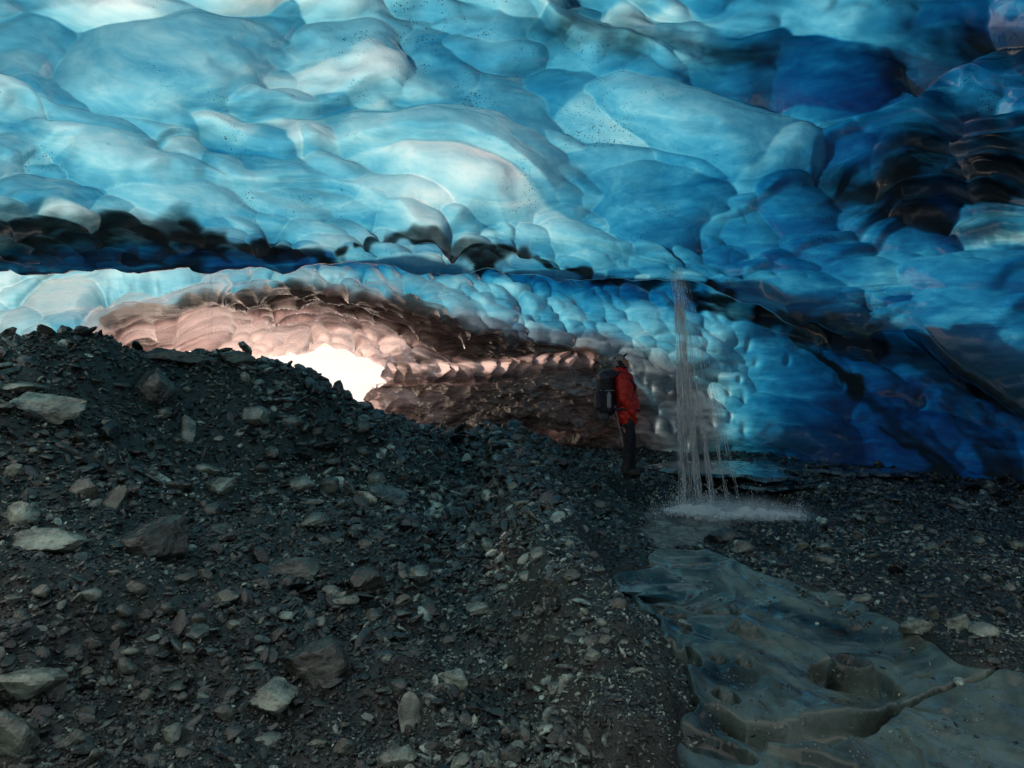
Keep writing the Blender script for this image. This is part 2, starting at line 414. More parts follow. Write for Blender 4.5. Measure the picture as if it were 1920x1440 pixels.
def build_ceiling():
    xs = np.linspace(-330, 2260, 1440); tt = np.linspace(0, 1, 600)
    X, T = np.meshgrid(xs, tt)
    L = lip_y(X)
    L = L+8*noise2(X/48, 0*X, 3)+1.5*noise2(X/14, 0*X, 4)
    Y = -380+(L+380)*T
    D = D_ceil(X, Y)
    sc = np.interp(Y, [-300, 100, 400, 600], [80, 66, 26, 18])
    wx = X+sc*fbm2(X/170, Y/90, 3, 11); wy = Y+sc*.55*fbm2(X/190, Y/80, 3, 21)
    h, shade, rim = cup_field(wx, wy, A_ALL, D)
    hs, shs, _ = cup_field(wx, wy, A_ALL, D, 14.0)
    soft = .7*sstep(.05, .55, fbm2(X/170, Y/90, 3, 18)); hs = hs-.08
    h = h*(1-soft)+hs*soft; shade = shade*(1-soft)+shs*soft
    small = fill_cells([], (-350, 2300), (-400, 800), lambda x, y: .42*a_size(x, y) if a_size(x, y) else None, 7000, 15, 2.0, lambda x, y: 10)
    h2, sh2, _ = cup_field(wx+9*fbm2(X/30, Y/20, 2, 14), wy, small, D, 160.0, .30)
    m2 = sstep(-.15, .35, fbm2(X/220, Y/110, 2, 16))*sstep(60, 330, Y)
    h = h+.14*m2*h2; shade = shade+.2*m2*sh2
    # gentle secondary ripples
    h = h+.012*fbm2(X/70, Y/34, 2, 61)*D/5
    slope = np.interp(X, [-300, 500, 1000, 1350, 1700, 2200], [.10, .22, .28, .05, -.32, -.2])
    per = np.interp(Y, [-380, 0, 150, 300, 400, 480, 620], [190, 150, 120, 80, 52, 40, 52])
    yy = np.interp(Y, np.linspace(-400, 1000, 300), np.cumsum(np.full(300, 1400/299)/np.interp(np.linspace(-400, 1000, 300), [-380, 0, 150, 300, 400, 480, 620], [190, 150, 120, 80, 52, 40, 52])))
    phi = yy-(X-900)*slope/per*.55+1.5*fbm2(X/420, Y/260, 3, 331)+.25*fbm2(X/90, Y/60, 2, 332)
    fl = np.floor(phi); t = phi-fl
    saw = np.where(t < .78, t/.78, (1-t)/.22); saw = saw*saw*(3-2*saw)
    on = sstep(-.18, .25, noise2(X/330+fl*7.3, fl*3.1, 333))
    h = .72*h+on*saw*.105*np.interp(Y, [0, 300, 480], [1.5, 1.0, .6])*D/5
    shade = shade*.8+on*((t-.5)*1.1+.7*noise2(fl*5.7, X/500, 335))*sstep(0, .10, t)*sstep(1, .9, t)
    h = h*(1-.75*sstep(-26, -2, Y-L))
    h = h-.11
    hn = h/(D/5)
    th = .78-.30*rim*(1-soft)+np.clip(.12-hn, -.1, .5)*2.9+.55*shade*(1+1.0*sstep(1000, 1700, X))  # scallop shading and ridge highlights painted in through thickness
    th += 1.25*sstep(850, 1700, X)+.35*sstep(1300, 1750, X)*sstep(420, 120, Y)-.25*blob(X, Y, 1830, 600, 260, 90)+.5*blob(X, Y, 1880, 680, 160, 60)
    th += .25*fbm2(X/200, Y/80, 4, 91)
    th += .5*blob(X, Y, 640, 100, 120, 70, 15)+.8*blob(X, Y, 830, 130, 60, 90, -25)+.4*blob(X, Y, 290, 160, 120, 30, 20)
    th += 1.5*blob(X, Y, 1860, 110, 170, 90)+1.2*blob(X, Y, 1800, 330, 180, 110)
    bx = X+30*fbm2(X/70, Y/50, 3, 301); by = Y+22*fbm2(X/70, Y/40, 3, 302)
    dirt_shade = 3*blob(bx, by, 1850, 110, 150, 45)+2.6*blob(bx, by, 1730, 340, 60, 90, 30)+3.5*blob(bx, by, 1880, 350, 70, 80)+2.5*blob(bx, by, 1640, 370, 90, 26, 10)
    dirt_shade += 1.2*blob(bx, by, 1250, 90, 120, 24, 10)+1.0*blob(bx, by, 1400, 110, 80, 30, -20)+2.2*blob(bx, by, 1780, 440, 150, 10, 8)+1.0*blob(bx, by, 1080, 60, 80, 30)
    dirt_shade += 3.2*polyband(bx, by, [(-200,460,44),(0,442,36),(120,428,28),(250,416,24),(330,426,20),(430,448,15),(560,466,10),(640,462,6)])  # shadowed ledge and lip undersides painted in as absorption
    dirt_shade += 3.2*polyband(bx, by, [(660,455,6),(720,440,6),(800,448,7),(860,464,13),(960,470,11),(1040,492,7),(1120,502,5)])
    dirt_shade += 3*polyband(bx, by, [(1320,520,6),(1390,545,8),(1480,592,9),(1560,612,15),(1640,636,13),(1750,676,11),(1920,755,9),(2200,860,9)])
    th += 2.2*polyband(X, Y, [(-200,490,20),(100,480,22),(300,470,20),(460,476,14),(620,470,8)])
    dirt_shade += 1.5*polyband(bx, by, [(-200,478,26),(100,470,26),(300,462,24),(440,470,16),(560,478,9)])  # deepens the painted shadow under the left ledge
    dirt_shade *= np.clip(.65+1.0*sstep(-.25, .35, shade+.5*fbm2(X/50, Y/16, 3, 305)), 0, 1.6)
    silt = .12*polyband(X, Y, [(250,425,20),(400,440,22),(560,462,14),(700,440,14),(850,460,24),(980,470,22)])
    o = shell('ice_ceiling', X, Y, D, h, M['ice'], 26, np.maximum(th, .15), np.clip(silt, 0, 1), dirt_shade=dirt_shade)
    tag(o, 'pale blue scalloped ice ceiling of the cave', kind='structure')
build_ceiling()

# ------------------------------------------------------------ ice behind the lip: vault, bank and right wall
BP = [(-400,380,9.3),(0,380,9.4),(500,380,9.9),(1000,380,9.9),(1400,400,9.7),(1800,450,9.3),(2300,500,8.5),
 (-400,520,9.3),(0,520,9.7),(200,520,10.2),(400,520,11),(700,520,11.6),(1000,520,11.3),(1300,520,10.5),(1420,540,10.2),
 (-400,620,9.8),(0,600,10.6),(200,600,12),(400,600,15),(600,600,16),(800,600,15),(1000,600,13),(1200,600,12),(1400,600,11),
 (200,660,17),(350,660,19),(500,660,20.5),(700,660,20),(900,660,16),(1100,660,13),(1300,680,12.2),
 (700,720,19.5),(800,720,17.5),(950,720,15),(1100,720,13),(1300,740,12),(740,780,19),(900,780,16),(1050,780,14),(1200,790,13),(1400,790,12.4),
 (1000,840,16),(1200,850,13.4),(1400,850,12.6),(1500,640,10.3),(1600,680,10),(1800,760,9.5),(1920,810,9.2),(1500,860,11.8),(1600,875,11.1),(1750,890,10.4),(1920,910,9.6),(2300,950,7.6),
 (2300,800,7.8),(1920,700,9.2),(1700,600,9.5),(-400,720,10),(0,720,11.5),(300,760,19),(500,800,20),(900,900,17),(1400,950,13),(1900,980,9.7)]
b_tps = tps([(x/500, y/250, d) for x, y, d in BP], 5e-3)
def arch_y(x):
    return np.interp(x, [-300,150,250,350,450,560,650,720,800,900,1000,1090,1130,1180,1260], [700,640,612,590,562,545,556,572,600,632,648,655,672,720,800])
def b_size(x, y):
    if x > 1420 and y > 600: return 105.0 if y > 640 else 60.
    if x < 420 and y < 640: return 60.0
    if y > arch_y(x) and x < 1180: return 23.0
    return float(np.interp(y, [430, 520, 600, 680, 800], [46, 34, 24, 30, 34])*(1.25 if x > 1150 else 1))
def build_back():
    xs = np.concatenate([np.linspace(-330, 200, 160)[:-1], np.linspace(200, 1450, 1000)[:-1], np.linspace(1450, 2260, 320)])
    ys = np.linspace(395, 960, 420)
    X, Y = np.meshgrid(xs, ys)
    D = b_tps(X/500, Y/250)
    cells = fill_cells([(120,560,90,50,-15,1.0),(310,515,150,38,-12,.9),(60,510,90,20,-10,.8),(230,600,90,30,-5,.8),(360,560,80,26,-15,.8)],
                       (-350, 2300), (380, 980), b_size, 16000, 9, 2.2, lambda x, y: 28 if x > 1420 else (22 if x > 600 else -16))
    wx = X+12*fbm2(X/50, Y/40, 3, 111)+10*fbm2(X/150, Y/90, 2, 112); wy = Y+9*fbm2(X/50, Y/40, 3, 121)
    h, shade, rim = cup_field(wx, wy, cells, D, 110.0, .36)
    hs, shs, _ = cup_field(wx, wy, cells, D, 24.0, .36)
    soft = .8*sstep(.0, .5, fbm2(X/90, Y/60, 3, 118)); h = h*(1-soft)+(hs-.06)*soft; shade = shade*(1-soft)+shs*soft
    wall = sstep(1300, 1520, X)*sstep(570, 660, Y)
    h = h*(1-.30*wall)+wall*.10*fbm2((X+Y*1.2)/260, (Y-X*.55)/60, 3, 131)
    bank = sstep(0, 25, Y-arch_y(X)-60)*sstep(1200, 1100, X)*sstep(640, 700, X)
    h = h*(1-.15*bank)+bank*.20*fbm2((X-Y*.6)/34, (Y+X*.08)/15, 4, 141)
    # undercut band of fins along the foot of the brown arch
    h = h+.35*polyband(X, Y, [(700,700,16),(850,702,16),(1000,690,18),(1090,690,24)])*(.6+.9*np.abs(np.sin((X+(Y-690)*.6)/9.0+2*noise2(X/30, Y/30, 5))))
    knobs = np.zeros_like(X)  # stand-ins for wall glints: bumps with the ice painted brighter
    for kx, ky, kr in [(1108,692,9),(1096,720,7),(1205,712,10),(1222,728,11),(1252,738,11),(1236,772,8),(1262,806,10),(1330,748,9),(1400,655,9),(1415,690,11),(1386,722,8),(1368,742,9),(1396,756,10),(1372,786,8),(1232,800,12),(1396,808,12),(1536,652,13),(1572,738,12),(1730,762,9),(1590,625,12),(1180,690,8),(1300,700,8),(1340,800,9),(1290,835,9),(1470,700,9)]:
        q = ((X-kx)/(kr*.75))**2+((Y-ky-.25*(X-kx))/(kr*1.25))**2
        kb = np.exp(-q*1.5); h = h-kb*kr/F*D*.8; knobs = knobs+kb
    hn = h/(D/5); silt0 = sstep(-14, 10, Y-arch_y(X))*sstep(1330, 1120, X)
    th = .85-.7*knobs-.25*rim*(1-soft)+.25*fbm2(X/110, Y/40, 4, 151)+np.clip(.05-hn, -.2, .4)*2.2*(1-wall)+.30*shade*(1-.4*wall)  # ridge highlights and scallop shading also painted in as thickness
    th += .9*sstep(600, 1300, X)*sstep(700, 560, Y)*.6
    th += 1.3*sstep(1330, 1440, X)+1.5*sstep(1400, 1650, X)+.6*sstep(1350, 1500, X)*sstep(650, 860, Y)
    th -= .12*sstep(480, 200, X)+.5*silt0
    dirt0 = .7*blob(X, Y, 1260, 760, 120, 90)+.5*silt0*sstep(700, 1000, X)
    th += 1.6*polyband(X, Y, [(-100,500,22),(200,488,14),(420,486,14),(700,500,20),(900,505,22),(1100,540,24),(1300,560,30)])
    bx = X+26*fbm2(X/60, Y/40, 3, 311); by = Y+18*fbm2(X/60, Y/40, 3, 312)
    dirt_shade = dirt0+4*polyband(bx, by, [(1300,560,10),(1450,600,16),(1600,640,30),(1760,690,20),(1920,760,22)])+2.2*polyband(bx, by, [(-100,494,10),(200,486,9),(430,494,9),(700,484,10),(860,512,14),(1000,512,12),(1150,524,12),(1300,530,16)])  # last band darkens the ice just behind the lip
    dirt_shade += 3*polyband(bx, by, [(1470,620,6),(1560,700,9),(1640,790,12),(1730,860,15),(1780,930,18)])
    dirt_shade += 1.8*polyband(bx, by, [(1760,720,14),(1830,830,20),(1900,900,24)])
    dirt_shade *= np.clip(.4+1.2*sstep(-.3, .3, shade+.5*fbm2((X+Y)/60, (Y-.5*X)/16, 3, 306)), 0, 1.5)
    dirt_shade += 1.2*polyband(bx, by, [(1130,860,30),(1300,850,34),(1450,860,20)])
    a = Y-arch_y(X)
    silt = sstep(-14, 10, a+8*fbm2(X/40, Y/14, 3, 161))*sstep(1330, 1120, X)
    silt = np.maximum(silt, .45*polyband(X, Y, [(850,600,16),(1000,640,18),(1130,650,20),(1250,720,40),(1300,800,50)]))
    dirt_shade += 3.6*polyband(bx, by, [(200,626,10),(350,592,14),(450,566,16),(560,556,20),(650,572,22),(740,596,28),(820,624,30),(930,654,22),(1060,668,16),(1120,700,20)])
    dirt_shade += silt*(1.3*sstep(740, 950, X)+1.2*sstep(640, 760, X)*sstep(690, 740, Y))
    stri = np.clip(fbm2(X/130, a/7.0, 3, 163)*2.2, -1, 1)
    arc = sstep(-5, 15, a)*sstep(110, 40, a)*sstep(1120, 1000, X)
    dirt_shade += arc*np.clip(stri+.1, 0, 1)*1.8; th += arc*stri*.3; h = h+arc*stri*.10
    glow = np.exp(-((X-600)/260)**2-((Y-700)/75)**2); th += silt*(.75-1.25*glow); dirt_shade *= 1-.85*glow  # light glow around the mouth painted in as thinner, cleaner ice
    fins = polyband(X, Y, [(700,694,14),(850,694,13),(1000,684,14),(1090,684,16)]); dirt_shade *= 1-.85*fins; th -= .5*fins  # rim light on the fins painted in as thinner, cleaner ice
    dirt_shade += bank*(1.6*np.clip(fbm2((X-Y*.7)/45, (Y+X*.1)/18, 4, 143)*2.4+.1, -.5, 1))
    dirt_shade = np.maximum(dirt_shade*(1-.8*np.clip(knobs, 0, 1)), 0); th -= silt*.6*blob(X, Y, 520, 650, 200, 40)
    hole = [(120,700),(300,672),(450,676),(560,668),(605,655),(650,664),(688,678),(704,694),(698,720),(684,745),(668,770),(655,800),(640,900),(120,900)]
    r, c = X.shape
    xc = (X[:-1, :-1]+X[1:, 1:])/2; yc = (Y[:-1, :-1]+Y[1:, 1:])/2
    above = yc < np.minimum(lip_y(xc)-66, 900)
    keep = sdpoly(xc+6*noise2(xc/18, yc/18, 2), yc+4*noise2(xc/18, yc/18, 4), np.array(hole, float)) > 0
    keep &= ~above
    o = shell('ice_wall', X, Y, D, h, M['ice_back'], None, np.maximum(th, .15), np.clip(silt, 0, 1), keep, dirt_shade)
    tag(o, 'deep blue ice wall and brown silty ice arch at the back of the cave', kind='structure')
build_back()

# unseen ice roof over and behind the viewer, thinned and holed to light the floor
def build_rear():
    xs = np.linspace(-11.5, 11.5, 150); ys = np.linspace(-9, 9.0, 110)
    X, Y = np.meshgrid(xs, ys)
    r = np.sqrt((X/10.5)**2+((Y-1)/9.5)**2)
    Z = 5.0-.28*np.clip(Y, -3, 9)-4.6*sstep(.72, 1.06, r)-.0*X
    Z += .35*fbm2(X*.6, Y*.6, 3, 171)
    # nothing here where the detailed ceiling already spans
    xc = (X[:-1, :-1]+X[1:, 1:])/2; yc = (Y[:-1, :-1]+Y[1:, 1:])/2
    keep = ~((yc > 3.0) & (np.abs(xc) < 1.1*yc+.0))
    keep &= (((xc-.2)/3.0)**2+((yc+2.2)/2.5)**2) > 1+.3*noise2(xc*2, yc*2, 9)  # added sky opening, lights the floor from above
    o = mesh_np('ice_vault', np.stack([X, Y, Z], -1).reshape(-1, 3), grid_faces(*X.shape, keep)[:, FLIP], M['ice'], attrs={'thick': np.full(X.size, .14), 'silt': np.full(X.size, .06), 'dirt_shade': np.zeros(X.size)})
    tag(o, 'unseen ice roof arching over the near end of the cave, thinned for light', kind='structure')
build_rear()

# ------------------------------------------------------------ snow outside the mouth
def snow():
    s = NT('snow'); co = s.coords()
    c = s.mix(s.noise(co, .4, 4), (.80, .76, .72), (.86, .83, .80))
    M['snow'] = s.finish(s.n('ShaderNodeBsdfPrincipled', {'Base Color': c, 'Roughness': .7, 'Normal': s.bump(s.noise(co, 1.2, 5), .5, .2)}))
    n = 120
    a = np.linspace(-1, 1, n); X, Y = np.meshgrid(a, a); X = np.sign(X)*np.abs(X)**3*900; Y = np.sign(Y)*np.abs(Y)**3*900+22
    d = np.sqrt(X**2+(Y-22)**2)
    Z = -.9+.6*fbm2(X/14, Y/14, 3, 201)*sstep(5, 30, d)+17*sstep(28, 230, Y)*(.9+.1*fbm2(X/60, Y/60, 3, 205))
    o = mesh_np('snow_ground', np.stack([X, Y, Z], -1).reshape(-1, 3), grid_faces(n, n), M['snow'])
    tag(o, 'sunlit snow outside the cave mouth', kind='structure')
snow()

# ------------------------------------------------------------ stones
def icosphere(sub):
    bm = bmesh.new(); bmesh.ops.create_icosphere(bm, subdivisions=sub, radius=1)
    V = np.array([v.co[:] for v in bm.verts]); Fc = np.array([[v.index for v in f.verts] for f in bm.faces]); bm.free(); return V, Fc
ICO = {k: icosphere(k) for k in (1, 2, 3, 4)}
def rock_shape(rg, sub, planes=9, sharp=.72, rough=.03, stretch=(1, .8, .6)):
    V, Fc = ICO[sub]; N = rg.normal(size=(planes, 3)); N /= np.linalg.norm(N, axis=1, keepdims=True)
    d = rg.uniform(sharp*.75, sharp*1.15, planes)
    dots = V@N.T
    r = np.where(dots > 1e-3, d/np.maximum(dots, 1e-3), 9).min(1); r = np.minimum(r, 1.05)
    P = V*r[:, None]
    if rough:
        P = P*(1+rough*noise3(P[:, 0]*3+7*planes, P[:, 1]*3, P[:, 2]*3+rg.uniform(0, 99), 5)+rough*.6*noise3(P[:, 0]*9, P[:, 1]*9, P[:, 2]*9+rg.uniform(0, 99), 6))[:, None]
    return P*np.array(stretch), Fc
def rotmats(a, b, c):
    ca, sa, cb, sb, cc, sc = np.cos(a), np.sin(a), np.cos(b), np.sin(b), np.cos(c), np.sin(c)
    Rz = np.stack([np.stack([cc, -sc, 0*cc], -1), np.stack([sc, cc, 0*cc], -1), np.stack([0*cc, 0*cc, 1+0*cc], -1)], -2)
    Ry = np.stack([np.stack([cb, 0*cb, sb], -1), np.stack([0*cb, 1+0*cb, 0*cb], -1), np.stack([-sb, 0*cb, cb], -1)], -2)
    Rx = np.stack([np.stack([1+0*ca, 0*ca, 0*ca], -1), np.stack([0*ca, ca, -sa], -1), np.stack([0*ca, sa, ca], -1)], -2)
    return Rz@Ry@Rx

def build_gravel():
    rg = np.random.default_rng(11)
    Vs, Fs, Ts = [], [], []; off = 0
    for sub, n, (s0, s1), pw in ((1, 165000, (2.0, 7.5), 2.4), (2, 14000, (7.0, 17.0), 2.6), (3, 700, (16.0, 26.0), 2.6)):
        u = rg.random(n); s = (s0**(1-pw)+u*(s1**(1-pw)-s0**(1-pw)))**(1/(1-pw))
        half = rg.random(n) < .45
        D = np.where(half, 1.5*F/rg.uniform(120, 900, n), 2.0+11.5*rg.random(n)**.75)
        t = np.where(rg.random(n) < .82, rg.uniform(-.92, .92, n), rg.choice([-1, 1], n)*rg.uniform(.92, 1.4, n))
        X = t*D; keep = np.ones(n, bool)
        wx, wy = warp(X, D)
        si = sdpoly(wx, wy, ICEF); sp = sdpoly(wx, wy, POOL)
        keep &= ((si > -.05-.16*np.clip(fbm2(X*2.5, D*2.5, 2, 88)*2+.2, 0, 1)) | (rg.random(n) < .03)) & (sp > -.10)
        size = s*np.maximum(D, 2.4)/F*1.05
        right = X > 0.06*D+.2
        size = np.where(right, size*.85, size)
        keep &= ~(right & (sub == 2) & (rg.random(n) < .75)) & ~((X > -.4) & (sub == 3))
        # finer grit pocket in the middle of the slope, coarse rubble to the left
        if sub > 1: keep &= (rg.random(n) < np.clip(.55+1.6*fbm2(X*.8, D*.8, 3, 507), .05, 1))
        X, D, size, sip, spp = X[keep], D[keep], size[keep], si[keep], sp[keep]; n = len(X)
        Z = ground_z(X, D)
        nearice = (sip < .0)
        Z = np.where(nearice, np.maximum(Z, Z_ICE), Z)
        V0 = 14
        protos = [rock_shape(rg, sub, rg.integers(6, 11), .74, .03) for _ in range(V0)]
        pick = rg.integers(0, V0, n)
        R = rotmats(rg.normal(0, .5, n), rg.normal(0, .5, n), rg.uniform(0, 6.28, n))
        scl = np.stack([size*rg.uniform(.8, 1.4, n), size*rg.uniform(.7, 1.1, n), size*rg.uniform(.35, .8, n)], -1)
        tone = np.clip(rg.lognormal(-.95, 1.15, n)*np.exp(1.3*fbm2(X*.9, D*.9, 3, 505)), .05, 3.2)
        for k in range(V0):
            m = pick == k; nk = m.sum()
            if not nk: continue
            PV, PF = protos[k]
            Q = PV[None]*scl[m][:, None, :]*1.2
            Q = np.einsum('nij,nvj->nvi', R[m], Q)+np.stack([X[m], D[m], Z[m]+size[m]*rg.uniform(-.1, .55, m.sum())], -1)[:, None, :]
            Vs.append(Q.reshape(-1, 3)); Fs.append((PF[None]+(np.arange(nk)*len(PV))[:, None, None]+off).reshape(-1, 3))
            Ts.append(np.repeat(tone[m], len(PV))); off += nk*len(PV)
    o = mesh_np('gravel', np.concatenate(Vs), np.concatenate(Fs), M['gravel'], smooth=False, attrs={'tone': np.concatenate(Ts)})
    tag(o, 'wet dark gravel and broken stone covering the cave floor', 'gravel', kind='stuff')
build_gravel()

# ---- boulders one can point to: px, py (centre), width px, height px, tone, stretch style, roundness, label
HAND = [
 (78,755,118,66,1.9,'slab','large pale flat boulder high on the left slope'),
 (45,968,62,50,1.9,'round','pale rounded stone at the left edge above the jagged white ledge'),
 (92,1005,165,52,1.9,'slab','long jagged pale ledge of rock at the left edge'),
 (300,1008,120,84,.35,'block','dark angular boulder with a shadowed face beside the pale ledge'),
 (292,718,84,78,.4,'block','dark blocky boulder just below the left crest'),
 (55,1276,112,56,1.7,'slab','pale tilted slab low on the left slope'),
 (25,1372,100,80,1.1,'block','brown grey boulder in the bottom left corner'),
 (560,1062,100,44,.8,'slab','grey ledge stone above the black boulder in mid slope'),
 (690,1085,88,60,.3,'block','black angular boulder in the middle of the slope'),
 (642,1125,66,30,1.0,'slab','flat grey stone leaning under the black boulder of mid slope'),
 (620,1108,36,28,1.6,'round','small pale cobble touching the black boulder of mid slope'),
 (585,1238,140,100,.3,'block','biggest black boulder, low in the centre left foreground'),
 (510,1305,84,60,1.7,'block','pale greenish boulder below the biggest black boulder'),
 (850,1274,68,48,2.0,'block','pale square block in the lower centre foreground'),
 (765,1338,44,80,1.6,'sliver','pointed pale sliver of rock standing on its tip'),
 (745,1416,76,50,1.7,'slab','pale cracked slab at the bottom edge in the centre'),
 (866,1426,38,30,1.6,'block','small pale block at the bottom edge right of the cracked slab'),
 (420,1118,60,30,1.2,'slab','grey slab halfway down the left slope'),
 (165,1112,46,28,1.6,'slab','small pale slab under the pale ledge at left'),
 (478,776,54,34,1.3,'round','smooth rounded boulder under the crest facing the warm opening'),
 (545,792,44,26,.9,'round','grey rounded cobble in the upper middle of the slope'),
 (382,876,54,28,1.8,'slab','pale flat stone in the middle of the upper slope'),
 (415,908,66,34,1.4,'slab','grey slab below the pale flat stone of the upper slope'),
 (565,905,52,28,1.3,'round','pale oval cobble in the centre of the slope'),
 (318,662,110,36,.45,'slab','dark slab lying along the left crest'),
 (440,672,70,34,.5,'block','dark blunt block standing on the crest'),
 (572,684,36,22,.5,'block','small tilted block on the crest beside the bright opening'),
 (40,722,64,16,1.7,'slab','thin pale slab near the left edge under the crest'),
 (158,915,54,42,.9,'block','grey block on the left slope above the dark boulder'),
 (215,935,40,62,.8,'sliver','upright grey wedge of rock on the left slope'),
 (350,800,34,60,1.2,'sliver','long leaning stone on the upper left slope'),
 (676,797,38,26,.6,'round','dark round cobble at the foot of the slope near the opening'),
 (880,916,54,14,1.2,'sliver','thin reddish stone lying alone on the gravel in the centre'),
 (826,916,26,15,2.2,'slab','small bright stone near the thin reddish stone'),
 (590,975,60,34,1.0,'slab','grey slab in the centre left gravel'),
 (505,1385,60,30,1.4,'slab','grey slab at the bottom left of centre'),
 (900,1135,46,24,1.7,'slab','pale slab in the gravel of the centre foreground'),
 (985,1080,32,20,1.5,'block','small grey block on the central gravel ridge'),
 (1392,1026,42,28,.9,'block','grey stone on the near bank of the pool'),
 (1507,1022,36,20,1.3,'slab','left one of two pale slabs right of the pool bank'),
 (1545,1022,38,18,1.4,'slab','right one of two pale slabs right of the pool bank'),
 (1545,1047,42,22,1.0,'block','dark grey stone below the two pale slabs'),
 (1745,1024,26,22,1.2,'block','lone grey stone on the far right gravel'),
 (1716,1174,84,36,1.9,'slab','white cracked slab on the right bank of the floor ice'),
 (1800,1165,42,38,2.0,'block','pale block right of the white cracked slab'),
 (1838,1182,50,26,1.9,'slab','pale flat stone at the right end of the bank stones'),
 (1752,1150,26,34,.8,'block','dark upright stone behind the white cracked slab'),
 (1616,1120,40,24,1.2,'block','grey stone on the right edge of the floor ice'),
 (1572,1116,34,20,1.7,'slab','small whitish stone beside the floor ice edge'),
 (1352,1004,60,30,.35,'block','black rock at the front rim of the pool'),
 (1266,980,42,20,.3,'round','black rock breaking the pool surface left of the splash'),
 (1128,1168,20,15,2.2,'round','tiny bright pebble left of the floor ice'),
 (1790,948,44,14,.4,'slab','low black slab near the foot of the right ice wall'),
 (940,835,50,20,.4,'block','dark stone on the ridge left of the person'),
]
rockcol = {}
def make_rock(px, py, w, hh, tone, style, label, seed, group):
    rg = np.random.default_rng(seed)
    D = ray_ground(px, py+hh*.35)
    wx = w/F*D/2; hz = hh/F*D/2
    st = {'slab': (1, .8, .9), 'block': (1, .85, 1), 'round': (1, .9, 1), 'sliver': (1, .6, 1)}[style]
    pl, sh = {'slab': (9, .62), 'block': (9, .70), 'round': (22, .9), 'sliver': (7, .6)}[style]
    big = w > 60
    P, Fc = rock_shape(rg, 4 if big else 3, pl, sh, .07 if style != 'round' else .05, st)
    # stand-up size measured, then fitted to the outline seen
    if style == 'sliver' and hh > w: R = rotmats(np.array(rg.normal(0, .2)), np.array(rg.normal(0, .15)), np.array(.2))
    else: R = rotmats(np.array(rg.normal(0, .2)), np.array(rg.normal(0, .2)), np.array(rg.uniform(-.5, .5)))
    P = P@R.T
    ex = (P[:, 0].max()-P[:, 0].min())/2; ez = (P[:, 2].max()-P[:, 2].min())/2
    grazing = abs(py-720)/F
    zscale = hz*(.85 if style == 'slab' else 1.0)/ez*1.1
    P = P*np.array([wx/ex, wx/ex*(.8 if style != 'sliver' else .5), zscale])
    if style == 'sliver' and hh > w:   # lean back onto the slope
        R = rotmats(np.array(-.5), np.array(0.), np.array(0.)); P = P@R.T
    x0 = (px-960)/F*D; z0 = float(ground_z(np.array([x0]), np.array([D]))[0])
    low = -P[:, 2].min()
    o = mesh_np('rock', P, Fc, M['rock'], smooth=False, attrs={'tone': np.full(len(P), tone)})
    o.location = (x0, D, z0+low*.35)
    tag(o, label, 'rock', group)
    return o
PLACED = []
for i, (px, py, w, hh, tone, style, label) in enumerate(HAND):
    make_rock(px, py, w, hh, tone, style, label, 100+i, 'boulders and stones on the cave floor'); PLACED.append((px, py, w, label))


# auto-placed smaller stones, each described by its look and its nearest landmark
def auto_rocks(n=235):
    rg = np.random.default_rng(23); used = set(l for *_, l in PLACED); marks = list(PLACED)
    marks.append((1175, 880, 60, 'person')); pts = [(p[0], p[1], p[2]) for p in PLACED]
    short = {}
    for px, py, w, l in marks:
        short[l] = l if l == 'person' else l
    tones = [(.2, 'black'), (.4, 'dark'), (.8, 'grey'), (1.4, 'pale'), (.6, 'dull')]
    made = 0; tries = 0
    while made < n and tries < 6000:
        tries += 1
        px = rg.uniform(5, 1915); py = rg.uniform(690, 1430)
        top = np.interp(px, [0, 200, 330, 520, 590, 650, 850, 960, 1400, 1920], [650, 650, 690, 705, 730, 780, 830, 850, 905, 930])
        if py < top: continue
        if px > 1060 and rg.random() < .55: continue
        if 1180 < px < 1580 and 925 < py < 1030: continue
        if 1130 < px < 1215 and 640 < py < 900: continue
        if px > 1130 and py > 1030 and py > np.interp(px, [1130, 1250, 1420, 1700, 1920], [1030, 1020, 1060, 1170, 1250]) and not px < np.interp(py, [1150, 1440], [1190, 1220]): continue
        w = rg.uniform(18, 46)*(.75 if px > 1100 else 1)*np.interp(py, [700, 1000], [.7, 1])
        if any(abs(px-a) < (w+b)*.55 and abs(py-c) < (w+b)*.4 for a, c, b in pts): continue
        style = ['slab', 'block', 'block', 'slab', 'round', 'sliver'][rg.integers(6)]
        hh = w*{'slab': .45, 'block': .7, 'round': .65, 'sliver': .35}[style]
        tn, tw = tones[rg.integers(5)]
        noun = {'slab': 'flat slab', 'block': 'angular block', 'round': 'rounded cobble', 'sliver': 'narrow splinter'}[style]
        dd = sorted((math.hypot(px-a, (py-b)*1.3), a, b, l) for a, b, _, l in marks)
        lab = None
        for d, a, b, l in dd[:5]:
            if l == 'person': l2 = 'person'
            else:
                l2 = ' '.join(l.split()[:99])
            ang = math.degrees(math.atan2(-(py-b), px-a)) % 360
            rel = ['right of', 'up and right of', 'above', 'up and left of', 'left of', 'down and left of', 'below', 'down and right of'][int((ang+22.5)//45) % 8]
            far = 'just ' if d < 70 else ('' if d < 150 else 'well ')
            core = SHORT.get(l2)
            if core is None: continue
            cand = f"{tw} {noun} {far}{rel} the {core}"
            if cand not in used and 4 <= len(cand.split()) <= 16: lab = cand; break
        if lab is None: continue
        used.add(lab); pts.append((px, py, w)); made += 1
        make_rock(px, py, w, hh, tn*rg.uniform(.9, 1.1), style, lab, 900+made, 'boulders and stones on the cave floor')
